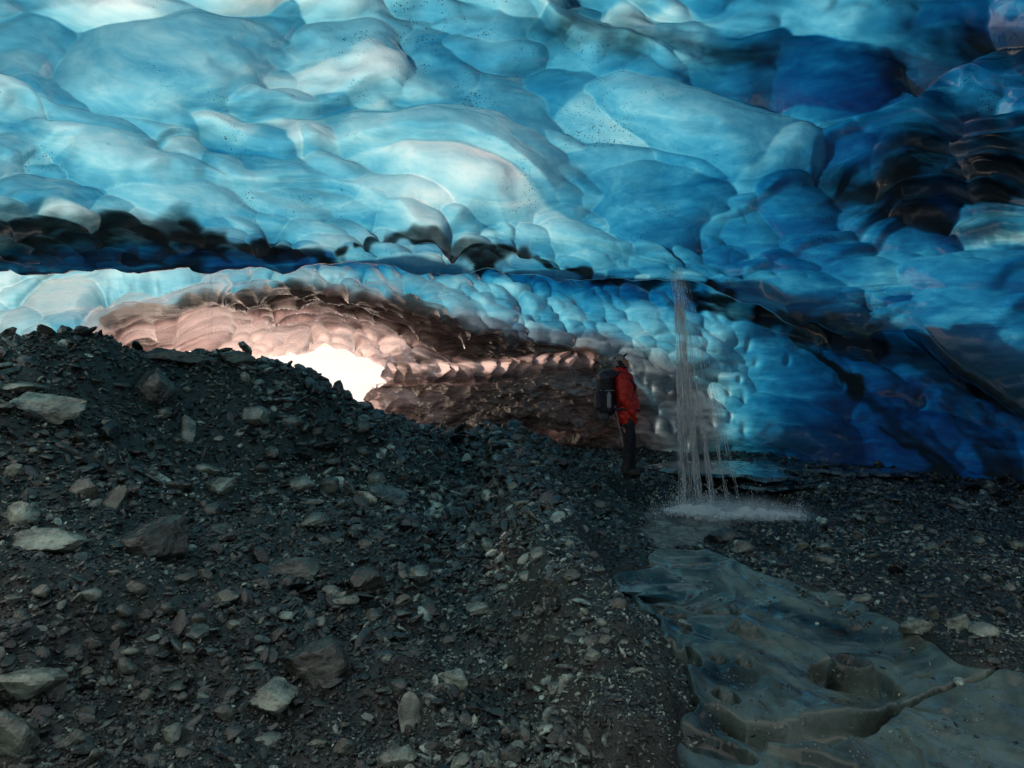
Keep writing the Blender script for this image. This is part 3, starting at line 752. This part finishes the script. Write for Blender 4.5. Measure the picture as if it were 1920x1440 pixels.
SHORT = {
 HAND[0][6]: 'big pale boulder high at left', HAND[2][6]: 'jagged pale ledge', HAND[3][6]: 'dark shadowed boulder',
 HAND[4][6]: 'dark block under the crest', HAND[5][6]: 'pale tilted slab at lower left', HAND[6][6]: 'boulder in the bottom left corner',
 HAND[8][6]: 'black boulder in mid slope', HAND[11][6]: 'biggest black boulder', HAND[12][6]: 'greenish boulder', HAND[13][6]: 'pale square block',
 HAND[14][6]: 'pointed pale sliver', HAND[15][6]: 'cracked slab at the bottom', HAND[19][6]: 'smooth boulder under the crest',
 HAND[21][6]: 'pale flat stone of the upper slope', HAND[25][6]: 'blunt block on the crest', HAND[30][6]: 'long leaning stone',
 HAND[31][6]: 'dark cobble near the opening', HAND[32][6]: 'thin reddish stone', HAND[17][6]: 'grey slab halfway down',
 HAND[34][6]: 'grey slab in the centre left gravel', HAND[36][6]: 'pale slab of the centre foreground', HAND[37][6]: 'small block on the central ridge',
 HAND[38][6]: 'grey stone on the pool bank', HAND[42][6]: 'lone stone on the far right gravel', HAND[43][6]: 'white cracked slab',
 HAND[51][6]: 'tiny bright pebble', HAND[52][6]: 'low black slab by the ice wall', HAND[35][6]: 'slab at the bottom left of centre', 'person': 'person',
 HAND[18][6]: 'oval', }
SHORT = {k: v for k, v in SHORT.items() if v != 'oval'}
auto_rocks()

# ------------------------------------------------------------ floor ice, pool, shelves
def pt(x, y, z):
    D = (CZ-z)*F/(y-720); return (x-960)/F*D, D
def floor_ice_material():
    s = NT('floor_ice'); co = s.coords()
    n1 = s.noise(co, 1.6, 5, .6, .8); n2 = s.noise(s.coords((1, 1, 1)), 9.0, 5, .7, .5); n3 = s.noise(co, 60.0, 3, .6)
    c = s.mix(s.maprange(n1, .30, .70), (.009, .0145, .012), (.16, .215, .18))
    c = s.mix(s.math('MULTIPLY', s.maprange(n2, .5, .72), .6), c, (.05, .05, .045))
    v = s.n('ShaderNodeTexVoronoi', feature='F1'); s.put(v, 'Vector', co); s.put(v, 'Scale', 55.0)
    c = s.mix(s.math('MULTIPLY', s.math('LESS_THAN', v.outputs['Distance'], s.math('MULTIPLY', s.maprange(n2, .45, .65), .22)), .7), c, (.4, .4, .36))
    b = s.bump(n2, .35, .02); b = s.bump(n3, .30, .006, b)
    return s.finish(s.n('ShaderNodeBsdfPrincipled', {'Base Color': c, 'Roughness': s.maprange(n3, .3, .7, .07, .26), 'IOR': 1.31, 'Normal': b,
                    'Coat Weight': 1.0, 'Coat Roughness': .04, 'Coat IOR': 1.33}))
M['floor_ice'] = floor_ice_material()
def ring(x, y, px, py, r, deep, disc, asp=1.0):
    deep *= 1.6; disc *= 2.2
    cx, cyy = pt(px, py, Z_ICE)
    q = np.sqrt((x-cx)**2+((y-cyy)/asp)**2)/r
    q = q*(1+.08*np.sin(3*np.arctan2(y-cyy, x-cx)+1)+.05*noise2((x-cx)*20, (y-cyy)*20, 3))
    return -deep*np.exp(-((q-1.15)/.33)**4)+disc*(1-sstep(.55, .85, q))*(.7+.3*np.cos(q*9))
def groove(x, y, pts, deep):
    P = [(*pt(a, b, Z_ICE), r) for a, b, r in pts]
    return -deep*polyband(x+.02*fbm2(x*7, y*7, 2, 401), y+.02*fbm2(x*7, y*7, 2, 402), P)
def build_floor_ice():
    ys = 1.55*(8.0/1.55)**np.linspace(0, 1, 620); ts = np.linspace(.05, 1.6, 760)
    Y, T = np.meshgrid(ys, ts, indexing='ij'); X = T*Y
    wx, wy = warp(X, Y); sd = sdpoly(wx, wy, ICEF)
    Z = Z_ICE+.035*fbm2(X*1.1, Y*1.1, 3, 411)+.012*fbm2(X*4, Y*4, 3, 415)-.26*sstep(-.06, .10, sd)+.03*np.exp(-((sd+.07)/.05)**2)
    sx = X+.16*fbm2(X*2.3, Y*2.3, 2, 421); sy = Y+.16*fbm2(X*2.3, Y*2.3, 2, 422)
    Z += .07*fbm2(sx*2.6+1.2*fbm2(X*1.5, Y*1.5, 2, 424), sy*2.2, 3, 423)*sstep(.0, -.3, sd)
    Z += .035*np.abs(noise2(sx*5, sy*4, 425))*sstep(-.7, -.05, sd)
    Z += ring(X, Y, 1597, 1252, .155, .075, .05, .95)+ring(X, Y, 1403, 1187, .085, .03, .02)+ring(X, Y, 1362, 1303, .045, .03, .015)
    Z += ring(X, Y, 1262, 1240, .10, .05, .03, 1.1)+ring(X, Y, 1350, 1142, .09, .035, .02)+ring(X, Y, 1265, 1150, .10, .03, .01, .6)
    Z += ring(X, Y, 1350, 1245, .035, .02, .012)+ring(X, Y, 1395, 1250, .03, .015, .01)
    Z += groove(X, Y, [(1350,1338,.06),(1400,1366,.09),(1470,1372,.11),(1540,1362,.09),(1610,1352,.05),(1660,1330,.025),(1720,1290,.012),(1800,1278,.01),(1900,1268,.01)], .13)
    Z += groove(X, Y, [(1440,1210,.07),(1490,1230,.06),(1500,1240,.03)], .035)
    Z += groove(X, Y, [(1470,1120,.04),(1540,1145,.05),(1600,1170,.04)], -.035)
    Z += groove(X, Y, [(1300,1330,.03),(1262,1290,.03),(1240,1250,.02)], .07)
    Z += groove(X, Y, [(1700,1370,.03),(1740,1400,.04),(1760,1440,.05)], -.05)+groove(X, Y, [(1270,1390,.05),(1340,1400,.06),(1400,1420,.04)], .06)
    Z += groove(X, Y, [(1600,1440,.05),(1500,1415,.05),(1440,1400,.03)], -.05)+groove(X, Y, [(1790,1320,.05),(1850,1350,.08),(1920,1370,.08)], .03)
    ra = np.where((sd > .16), False, True); keep = (ra[:-1, :-1] & ra[1:, 1:])
    o = mesh_np('ice_floor', np.stack([X, Y, Z], -1).reshape(-1, 3), grid_faces(*X.shape, keep), M['floor_ice'])
    tag(o, 'smooth grey green ice of the floor with round melt cups', kind='structure')
build_floor_ice()

def water_material():
    s = NT('pool_water'); co = s.coords()
    n = s.noise(s.coords((1, .6, 1)), 7.0, 4, .6, 1.0); b = s.bump(n, .5, .05); b = s.bump(s.noise(co, 30.0, 3), .3, .01, b)
    fr = s.n('ShaderNodeFresnel', {'IOR': 1.33, 'Normal': b}); gl = s.n('ShaderNodeBsdfGlossy', {'Roughness': .08, 'Normal': b})
    tp = s.n('ShaderNodeBsdfTransparent', {'Color': (.55, .62, .58)}); df = s.n('ShaderNodeBsdfDiffuse', {'Color': s.mix(s.maprange(n, .4, .65), (.16, .18, .15), (.50, .52, .46))})
    m1 = s.n('ShaderNodeMixShader', {0: .55, 1: tp, 2: df}); return s.finish(s.n('ShaderNodeMixShader', {0: fr, 1: m1, 2: gl}))
M['water'] = water_material()
def build_pool():
    c = POOL.mean(0); x = np.linspace(c[0]-2.2, c[0]+2.6, 260); y = np.linspace(5.2, 10.3, 260); X, Y = np.meshgrid(x, y)
    sd = sdpoly(*warp(X, Y), POOL); hit = pt(1310, 968, Z_POOL); r = np.hypot(X-hit[0], Y-hit[1])
    Z = Z_POOL+.010*np.sin(r*22)*np.exp(-r*1.1)+.012*fbm2(X*5, Y*5, 3, 501)
    k = sd < .25; keep = k[:-1, :-1] & k[1:, 1:]
    o = mesh_np('water', np.stack([X, Y, Z], -1).reshape(-1, 3), grid_faces(*X.shape, keep), M['water'])
    tag(o, 'shallow grey green meltwater pool under the waterfall', kind='structure')
build_pool()

def shelf_material():
    s = NT('shelf_ice'); co = s.coords(); n = s.noise(co, 5.0, 4, .6, .6)
    c = s.mix(s.maprange(n, .4, .62), (.03, .045, .045), (.24, .30, .29))
    return s.finish(s.n('ShaderNodeBsdfPrincipled', {'Base Color': c, 'Roughness': .10, 'IOR': 1.31, 'Transmission Weight': .25, 'Normal': s.bump(n, .5, .03), 'Coat Weight': .6, 'Coat Roughness': .05}))
M['shelf'] = shelf_material()
def shelf(poly, z, thick, label, seed):
    P = plan(poly, z); lo = P.min(0)-.15; hi = P.max(0)+.15
    x = np.linspace(lo[0], hi[0], 170); y = np.linspace(lo[1], hi[1], 110); X, Y = np.meshgrid(x, y)
    sd = sdpoly(X+.09*fbm2(X*3, Y*3, 3, seed), Y+.09*fbm2(X*3, Y*3, 3, seed+1), P)
    e = sstep(.03, -.10, sd); top = z+.03*fbm2(X*2.5, Y*2.5, 3, seed+2)+.015*np.exp(-((sd+.05)/.04)**2)
    Zt = top-thick*.5*(1-e); Zb = top-thick*.5-thick*.5*e
    k = sd < .03; keep = k[:-1, :-1] & k[1:, 1:]
    ft = grid_faces(*X.shape, keep); n = X.size
    V = np.concatenate([np.stack([X, Y, Zt], -1).reshape(-1, 3), np.stack([X, Y, Zb], -1).reshape(-1, 3)])
    o = mesh_np('ice_shelf', V, np.concatenate([ft, ft[:, ::-1]+n]), M['shelf'])
    tag(o, label, 'ice shelf', 'thin ice shelves on the cave floor')
shelf([(1200,872),(1290,862),(1400,866),(1460,880),(1500,896),(1440,900),(1360,890),(1280,886)], .10, .07, 'thin rimmed ice shelf directly behind the waterfall', 601)
shelf([(950,824),(1060,822),(1170,830),(1180,838),(1080,836),(980,832)], .03, .08, 'long flat ice shelf left of the person', 611)
shelf([(1380,850),(1480,856),(1600,870),(1700,882),(1720,890),(1600,888),(1490,880),(1400,872)], .02, .10, 'blue rimmed ice shelf along the foot of the right wall', 621)
shelf([(1400,900),(1460,898),(1500,912),(1440,918),(1390,912)], -.02, .06, 'small dark ice shelf right of the waterfall foot', 631)
shelf([(1150,1092),(1215,1098),(1290,1090),(1330,1100),(1240,1112),(1170,1106)], -.01, .04, 'glassy ice shelf at the upper left of the floor ice', 641)

# ------------------------------------------------------------ waterfall
def fall_material():
    s = NT('falling_water'); co = s.coords((1, 1, .12)); n = s.noise(co, 26.0, 4, .7); n2 = s.noise(s.coords((1, 1, .5)), 7.0, 2)
    df = s.n('ShaderNodeBsdfDiffuse', {'Color': (.88, .88, .84)}); tr = s.n('ShaderNodeBsdfTranslucent', {'Color': (.88, .90, .88)})
    a = s.n('ShaderNodeMixShader', {0: .5, 1: df, 2: tr}); gl = s.n('ShaderNodeBsdfGlossy', {'Roughness': .12}); a = s.n('ShaderNodeMixShader', {0: .15, 1: a, 2: gl})
    tp = s.n('ShaderNodeBsdfTransparent')
    sep = s.n('ShaderNodeSeparateXYZ'); s.t.links.new(s.coords(), sep.inputs[0])
    f = s.math('MULTIPLY', s.math('MULTIPLY', s.maprange(n, .36, .62), s.maprange(n2, .25, .6, .25, .8)), s.maprange(sep.outputs[2], .2, 2.6, 1.0, .55))
    return s.finish(s.n('ShaderNodeMixShader', {0: f, 1: tp, 2: a}))
M['fall'] = fall_material()
def tube_np(P, R, ns=5):
    P = np.asarray(P); n = len(P); a = np.linspace(0, 2*math.pi, ns, endpoint=False)
    V = np.stack([P[:, None, 0]+np.cos(a)*R[:, None], P[:, None, 1]+np.sin(a)*R[:, None], np.repeat(P[:, 2:3], ns, 1)], -1).reshape(-1, 3)
    i, j = np.meshgrid(np.arange(n-1), np.arange(ns), indexing='ij')
    Fc = np.stack([i*ns+j, i*ns+(j+1) % ns, (i+1)*ns+(j+1) % ns, (i+1)*ns+j], -1).reshape(-1, 4)
    return V, Fc
def strands(name, top, ends, n, r, seed, label, cat, jit=.03, width=.09):
    """ends: list of (world xyz, weight, spread)"""
    rg = np.random.default_rng(seed); Vs, Fs = [], []; off = 0
    w = np.array([e[1] for e in ends], float); w /= w.sum()
    for _ in range(n):
        e = ends[rg.choice(len(ends), p=w)]
        p0 = np.array(top)+np.array([rg.uniform(-width, width), rg.uniform(-.06, .06), .06])
        p1 = np.array(e[0])+np.array([rg.normal(0, e[2]), rg.normal(0, e[2]*1.6), 0])
        if len(e) > 3: p1[2] += rg.uniform(0, e[3])
        t = np.linspace(0, 1, 46); q = t**.5*.55+t*.45
        a, b = (0, 1) if rg.random() < .55 else sorted(rg.random(2))
        if b-a < .12: b = min(1, a+.2)
        s = a+(b-a)*t
        lat = 1-np.sqrt(np.clip(1-s, 0, 1)); sp = .35*np.sqrt(s)+.65*s
        x = p0[0]+(p1[0]-p0[0])*sp; y = p0[1]+(p1[1]-p0[1])*sp
        pinch = 1-.55*np.exp(-((s-.22)/.16)**2)
        xm = top[0]+(e[0][0]-top[0])*sp; x = xm+(x-xm)*pinch
        z = p0[2]+(p1[2]-p0[2])*s
        x = x+.004*np.sin(z*9+rg.uniform(0, 9))
        R = r*rg.uniform(.5, 1.5)*(.75+.8*s)*np.sin(np.pi*np.clip(t, .02, .98))**.3*(1+.4*np.sin(z*40+rg.uniform(0, 6)))
        V, Fc = tube_np(np.stack([x, y, z], -1), np.maximum(R, .0008)); Vs.append(V); Fs.append(Fc+off); off += len(V)
    o = mesh_np(name, np.concatenate(Vs), np.concatenate(Fs), M['fall']); return tag(o, label, cat)
def pz(px, py, D):
    p = W(px, py, D); return p
E = []
for px, wgt, spd in ((1283,1.6,.03),(1300,1.2,.04),(1312,2.2,.035),(1338,.9,.025),(1366,.25,.03),(1392,.15,.03),(1325,.4,.08)):
    D = (CZ-Z_POOL)*F/(962-720); E.append((((px-960)/F*D, D, Z_POOL), wgt, spd))
strands('waterfall', W(1263, 492, 8.0), E, 150, .0036, 5, 'thin white waterfall pouring from the ceiling lip into the pool', 'waterfall')
strands('water_trickle', W(397, 486, 9.2), [(W(393, 640, 9.6), 1, .04), (W(405, 640, 9.6), 1, .03)], 9, .002, 8, 'faint water trickle dripping from the left ceiling over the crest', 'trickle')

def foam_material():
    s = NT('splash_foam'); co = s.coords(); n = s.noise(co, 9.0, 5, .7, .6)
    f = s.math('MULTIPLY', s.n('ShaderNodeAttribute', attribute_name='cover').outputs['Fac'], 1.0)
    fac = s.maprange(s.math('ADD', s.math('MULTIPLY', f, 1.3), s.math('MULTIPLY', s.math('SUBTRACT', n, .5), 1.8)), .25, 1.0)
    df = s.n('ShaderNodeBsdfDiffuse', {'Color': (.85, .86, .82), 'Normal': s.bump(n, .8, .05)}); tp = s.n('ShaderNodeBsdfTransparent')
    return s.finish(s.n('ShaderNodeMixShader', {0: fac, 1: tp, 2: df}))
M['foam'] = foam_material()
def build_splash():
    cx, cyy = pt(1395, 976, Z_POOL); x = np.linspace(cx-1.0, cx+1.15, 220); y = np.linspace(cyy-.55, cyy+.75, 160); X, Y = np.meshgrid(x, y)
    hx, hy = pt(1305, 968, Z_POOL)
    c = np.maximum(.95*np.exp(-((X-hx)**2/.20+(Y-hy)**2/.12)), .9*np.exp(-((X-cx-.15)/.62)**4-((Y-cyy+.02)/.20)**2))
    Z = Z_POOL+.02+c*(.07+.10*np.abs(fbm2(X*7, Y*7, 4, 701))+.05*np.abs(noise2(X*18, Y*18, 703)))
    o = mesh_np('splash_foam', np.stack([X, Y, Z], -1).reshape(-1, 3), grid_faces(*X.shape), M['foam'], attrs={'cover': c})
    tag(o, 'white foam spreading where the waterfall hits the pool', 'foam', kind='stuff')
    rg = np.random.default_rng(3); V0, F0 = ICO[1]; n = 9000
    k = rg.random(n) < .5
    px = np.where(k, rg.normal(hx, .22, n), rg.uniform(hx-.1, cx+.75, n)); py = np.where(k, rg.normal(hy, .16, n), rg.normal(cyy, .09, n))
    jet = np.clip(noise2(px*9, py*9, 71)*1.6+.5, .08, 1.6)
    hz = Z_POOL+.03+np.abs(rg.normal(0, .10, n))*jet*np.where(k, 1.3, 1)
    rr = rg.uniform(.001, .0042, n)
    S = np.stack([rr, rr, rr*rg.uniform(1, 3.5, n)], -1)
    V = (V0[None]*S[:, None]+np.stack([px, py, hz], -1)[:, None]).reshape(-1, 3)
    Fc = (F0[None]+(np.arange(n)*len(V0))[:, None, None]).reshape(-1, 3)
    s = NT('droplet'); M['drop'] = s.finish(s.n('ShaderNodeBsdfPrincipled', {'Base Color': (.85, .87, .85), 'Roughness': .15}))
    o = mesh_np('spray', V, Fc, M['drop']); tag(o, 'fine spray of droplets leaping above the foam', 'spray', kind='stuff')
    # drifting mist around the foot of the fall
    s = NT('mist'); tc = s.n('ShaderNodeTexCoord'); g = s.n('ShaderNodeTexGradient', gradient_type='SPHERICAL'); s.t.links.new(tc.outputs['Object'], g.inputs[0])
    n2 = s.noise(tc.outputs['Object'], 2.2, 3, .6)
    d = s.math('MULTIPLY', s.math('POWER', g.outputs['Fac'], 1.6), s.math('MULTIPLY', s.maprange(n2, .3, .65), 6.0))
    vol = s.n('ShaderNodeVolumePrincipled', {'Color': (.95, .96, .94), 'Density': d, 'Anisotropy': .2})
    s.t.links.new(vol.outputs[0], s.out.inputs['Volume'])
    V, Fc = ICO[3]; o = mesh_np('mist', V, Fc, s.m); o.location = (cx-.08, cyy+.06, Z_POOL+.06); o.scale = (1.15, .6, .30)
    tag(o, 'thin mist hanging over the splash', 'mist', kind='stuff')
build_splash()

# ------------------------------------------------------------ person
def fused(name, prims, voxel, smooth, mat, parent=None, fold=None):
    """continuous skin over overlapping tapered limbs: prims = (p0, p1, r0, r1[, yscale])"""
    bm = bmesh.new()
    for pr in prims:
        p0, p1, r0, r1 = Vector(pr[0]), Vector(pr[1]), pr[2], pr[3]; ys = pr[4] if len(pr) > 4 else 1
        L = (p1-p0).length; k = max(1, int(L/(min(r0, r1)*.35))+1) if L > 0 else 1
        for i in range(k+1 if L > 0 else 1):
            t = i/k; r = r0+(r1-r0)*t
            bmesh.ops.create_icosphere(bm, subdivisions=2 if r < .03 else 3, radius=1,
                matrix=Matrix.Translation(p0.lerp(p1, t)) @ Matrix.Diagonal((r, r*ys, r, 1)))
    me = bpy.data.meshes.new(name); bm.to_mesh(me); bm.free()
    o = bpy.data.objects.new(name, me); COL.objects.link(o)
    m = o.modifiers.new('r', 'REMESH'); m.mode = 'VOXEL'; m.voxel_size = voxel; m.use_smooth_shade = True
    m2 = o.modifiers.new('s', 'SMOOTH'); m2.iterations = smooth; m2.factor = .6
    dg = bpy.context.evaluated_depsgraph_get(); ev = o.evaluated_get(dg); nm = bpy.data.meshes.new_from_object(ev)
    o.modifiers.clear(); o.data = nm; bpy.data.meshes.remove(me)
    nm.name = name; nm.materials.clear(); nm.materials.append(mat)
    if fold:
        n = len(nm.vertices); c = np.empty(n*3, np.float32); nm.vertices.foreach_get('co', c); c = c.reshape(-1, 3)
        no = np.empty(n*3, np.float32); nm.vertices.foreach_get('normal', no); no = no.reshape(-1, 3)
        amp, fx, fz = fold
        w = noise3(c[:, 0]*fx+c[:, 2]*3, c[:, 1]*fx, c[:, 2]*fz, 5)+.5*noise3(c[:, 0]*fx*2.3, c[:, 1]*fx*2, c[:, 2]*fz*2.2-c[:, 0]*8, 8)
        c = c+no*(amp*(1-np.abs(w)*2))[:, None]; nm.vertices.foreach_set('co', c.astype(np.float32).ravel()); nm.update()
    nm.polygons.foreach_set('use_smooth', np.ones(len(nm.polygons), bool))
    if parent: o.parent = parent
    return o
def cap_material():
    s = NT('leopard_cloth'); co = s.coords(); v = s.n('ShaderNodeTexVoronoi', feature='F1'); s.put(v, 'Vector', co); s.put(v, 'Scale', 26.0); s.put(v, 'Randomness', .9)
    c = s.mix(s.maprange(v.outputs['Distance'], .30, .42), (.012, .012, .016), (.28, .24, .22))
    return s.finish(s.n('ShaderNodeBsdfPrincipled', {'Base Color': c, 'Roughness': .8}))
def build_person():
    root = bpy.data.objects.new('person', None); COL.objects.link(root)
    skin = simple('skin', (.34, .17, .11), .5); red = simple('red_shell', (.50, .022, .012), .5, 30, .2, .35, .15)
    blk = simple('black_cloth', (.018, .018, .022), .75, 40, .4, .3, .2); boot = simple('boot_leather', (.03, .026, .022), .5, 30, .3, .4, .2)
    strap = simple('strap_web', (.02, .02, .024), .6); grey = simple('grey_trim', (.22, .23, .25), .5)
    hc = Vector((-.095, 0, 1.655)); ta = math.radians(-28); Rh = Matrix.Rotation(ta, 4, 'Y')
    H = lambda x, y, z: tuple(hc+Rh @ Vector((x, y, z)))
    prims = [(H(-.015, 0, .02), H(.01, 0, .015), .088, .085, .84), (H(.02, 0, -.03), H(.03, 0, -.065), .068, .05, .85), (H(.055, 0, -.085), H(.06, 0, -.09), .028, .026, 1.1),
             (H(.085, 0, .012), H(.105, 0, -.022), .012, .017, .8), (H(.088, 0, -.055), H(.089, 0, -.057), .014, .014, 1.7), (H(.086, 0, -.068), H(.086, 0, -.069), .013, .013, 1.5),
             (H(.076, .03, .03), H(.076, -.03, .03), .016, .016), (H(-.01, .077, -.005), H(-.015, .080, .02), .012, .016, .5), (H(-.01, -.077, -.005), H(-.015, -.080, .02), .012, .016, .5),
             ((-.10, 0, 1.56), (-.09, 0, 1.46), .058, .066), ((-.07, 0, 1.42), (-.03, 0, 1.0), .115, .12, 1.3), ((-.02, 0, .98), (-.02, 0, .88), .12, .125, 1.25)]
    for sy in (-1, 1):
        sh = (-.10, sy*.19, 1.41); el = (-.10, sy*.245, 1.12); wr = (.06, sy*.20, .905) if sy < 0 else (.08, sy*.18, .93)
        prims += [(sh, el, .055, .042), (el, wr, .04, .028)]
        o_ = .10 if sy > 0 else -.02
        prims += [((-.02, sy*.09, .88), (o_*.7, sy*.10, .50), .088, .058), ((o_*.7, sy*.10, .50), (-.02+o_, sy*.105, .10), .055, .04), ((-.02+o_, sy*.105, .06), (.12+o_, sy*.12, .04), .04, .032)]
        w = Vector(wr); d = Vector((.86, -sy*.12, -.5)).normalized(); up = Vector((.5, 0, .86)); sd_ = Vector((0, sy, 0))
        prims += [(tuple(w), tuple(w+d*.075), .027, .034, .6)]
        for k in range(4):
            b = w+d*.085+up*(.026-.0175*k); l = (.040, .046, .042, .032)[k]
            m1 = b+d*l; m2 = m1+(d*.55-sd_*.75).normalized()*l*.6; m3 = m2+(-sd_*.8-d*.4).normalized()*l*.45
            prims += [(tuple(b), tuple(m1), .0095, .0088), (tuple(m1), tuple(m2), .0088, .008), (tuple(m2), tuple(m3), .008, .007)]
        b = w+d*.035+up*.026; m1 = b+(d*.7+up*.6-sd_*.3).normalized()*.035; m2 = m1+(d*.9-sd_*.3).normalized()*.028
        prims += [(tuple(b), tuple(m1), .0115, .010), (tuple(m1), tuple(m2), .010, .008)]
    body = fused('body', prims, .0065, 3, skin, root)
    # eyes
    for sy in (-1, 1):
        bm = bmesh.new(); bmesh.ops.create_icosphere(bm, subdivisions=2, radius=.011, matrix=Matrix.Translation(H(.083, sy*.031, .014)))
        me = bpy.data.meshes.new('eye'); bm.to_mesh(me); bm.free(); me.materials.append(simple('eye_dark', (.05, .04, .035), .2)); e = bpy.data.objects.new('eye', me); COL.objects.link(e); e.parent = root
    hair = fused('hair', [(H(-.045, 0, -.01), H(-.05, 0, -.045), .066, .055, 1.12)], .008, 3, simple('hair_brown', (.03, .018, .012), .7), root, (.004, 40, 14))
    # jacket
    J = [((-.075, 0, 1.49), (-.06, 0, 1.40), .10, .135, 1.15), ((-.06, 0, 1.40), (-.01, 0, 1.15), .15, .165, 1.22), ((-.01, 0, 1.15), (.0, 0, .93), .165, .175, 1.2),
         ((.0, 0, .93), (-.005, 0, .85), .172, .165, 1.2), ((-.06, 0, .86), (-.075, 0, .80), .115, .085, 1.6), ((.06, 0, 1.0), (.085, 0, .90), .12, .11, 1.3),
         ((-.105, 0, 1.535), (-.06, 0, 1.50), .088, .092, 1.1), ((-.13, 0, 1.53), (-.15, 0, 1.47), .06, .05, 1.5)]
    for sy in (-1, 1):
        J += [((-.095, sy*.16, 1.425), (-.105, sy*.215, 1.37), .082, .078), ((-.105, sy*.215, 1.37), (-.10, sy*.25, 1.12), .076, .066), ((-.10, sy*.25, 1.12), (.05, sy*.205, .915), .064, .046)]
    fused('jacket', J, .010, 2, red, root, (.008, 13, 11))
    # collar, zip and hem trims
    LO = {1: .10, -1: -.02}
    T = [((.0, sy*.095, .90), (.01+LO[sy]*.7, sy*.105, .50), .098, .074) for sy in (-1, 1)]+[((.01+LO[sy]*.7, sy*.105, .50), (-.015+LO[sy], sy*.11, .12), .072, .060) for sy in (-1, 1)]+[((-.02, 0, .90), (-.02, 0, .80), .135, .12, 1.25)]
    fused('trousers', T, .010, 2, blk, root, (.007, 12, 9))
    for sy in (-1, 1):
        b_ = LO[sy]
        fused('boot', [((-.02+b_, sy*.11, .18), (-.025+b_, sy*.11, .06), .062, .060), ((-.03+b_, sy*.11, .05), (.14+b_, sy*.125, .045), .052, .046), ((-.045+b_, sy*.11, .022), (.155+b_, sy*.127, .022), .036, .036, 1.25)], .008, 2, boot, root, (.002, 30, 30))
    # cap
    cap = fused('cap', [(H(-.022, 0, .055), H(.0, 0, .058), .094, .092, .92), (H(-.055, 0, .0), H(-.06, 0, .02), .062, .07, 1.15)], .007, 3, cap_material(), root, (.002, 20, 20))
    fused('brim', [(H(.07, .03, .066), H(.135, .02, .075), .014, .010, 2.2), (H(.07, -.03, .066), H(.135, -.02, .075), .014, .010, 2.2), (H(.07, 0, .072), H(.145, 0, .082), .014, .010, 2.6)], .006, 2, blk, cap)
    for sy in (-1, 1):
        fused('ear_flap', [(H(-.02, sy*.082, .02), H(-.0, sy*.075, -.06), .036, .028, .4), (H(.0, sy*.07, -.06), H(.03, sy*.045, -.10), .022, .016, .5)], .006, 2, blk, cap)
    root.location = (float((1176-960)/F*9.1), 9.1, (720-889)/F*9.1+CZ)
    tag(root, 'person in red jacket and spotted cap looking up at the ice', 'person')
    # backpack
    bp = bpy.data.objects.new('backpack', None); COL.objects.link(bp); bp.location = root.location
    fused('pack_bag', [((-.32, .06, 1.40), (-.31, .06, 1.00), .115, .125), ((-.32, -.06, 1.40), (-.31, -.06, 1.00), .115, .125), ((-.30, -.08, .98), (-.30, .08, .98), .11, .11)], .012, 2, blk, bp, (.006, 14, 8))
    fused('lid', [((-.33, -.07, 1.45), (-.33, .07, 1.45), .105, .105), ((-.25, -.06, 1.49), (-.25, .06, 1.49), .07, .07)], .010, 2, simple('pack_lid', (.03, .032, .045), .5, 30, .3, .4, .2), bp, (.005, 14, 12))
    fused('front_pocket', [((-.42, -.06, 1.22), (-.41, -.06, 1.02), .06, .07), ((-.42, .06, 1.22), (-.41, .06, 1.02), .06, .07)], .010, 2, simple('pocket_cloth', (.028, .03, .04), .6, 40, .4, .3, .2), bp, (.006, 18, 14))
    fused('bottle', [((-.30, -.20, 1.02), (-.30, -.20, 1.18), .034, .034), ((-.30, -.20, 1.19), (-.30, -.20, 1.22), .018, .018)], .006, 1, grey, bp)
    fused('sleeping_mat', [((-.36, -.22, .86), (-.36, .22, .86), .062, .062)], .009, 1, simple('mat_foam', (.05, .055, .06), .8, 30, .2, .2), bp)
    for sy in (-1, 1):
        fused('side_pocket', [((-.31, sy*.17, 1.08), (-.31, sy*.17, .98), .055, .06, .7)], .009, 2, blk, bp, (.004, 14, 12))
        sp = fused('shoulder_strap', [((-.24, sy*.11, 1.44), (-.14, sy*.125, 1.52), .02, .022, 1.4), ((-.14, sy*.125, 1.52), (-.02, sy*.13, 1.475), .022, .022, 1.4), ((-.02, sy*.13, 1.475), (.10, sy*.145, 1.30), .02, .018, 1.5), ((.10, sy*.145, 1.30), (.02, sy*.19, 1.10), .016, .012, 1.5), ((.02, sy*.19, 1.10), (-.20, sy*.17, 1.02), .012, .012, 1.5)], .007, 1, strap, bp)
        fused('compression_strap', [((-.43, sy*.10, 1.25), (-.33, sy*.187, 1.25), .009, .009), ((-.33, sy*.187, 1.25), (-.22, sy*.16, 1.25), .009, .009)], .005, 1, grey, bp)
    fused('walking_pole', [((-.21, -.17, 1.02), (-.09, -.15, .44), .011, .008)], .004, 1, grey, bp)
    fused('hip_belt', [((-.20, -.20, .98), (.02, -.235, .97), .022, .018, .7), ((.02, -.235, .97), (.18, -.10, .96), .018, .015, .9), ((.18, -.10, .96), (.195, .0, .96), .015, .015, .8)], .008, 1, strap, bp)
    tag(bp, 'black hiking backpack worn on the back of the red jacket', 'backpack')
build_person()
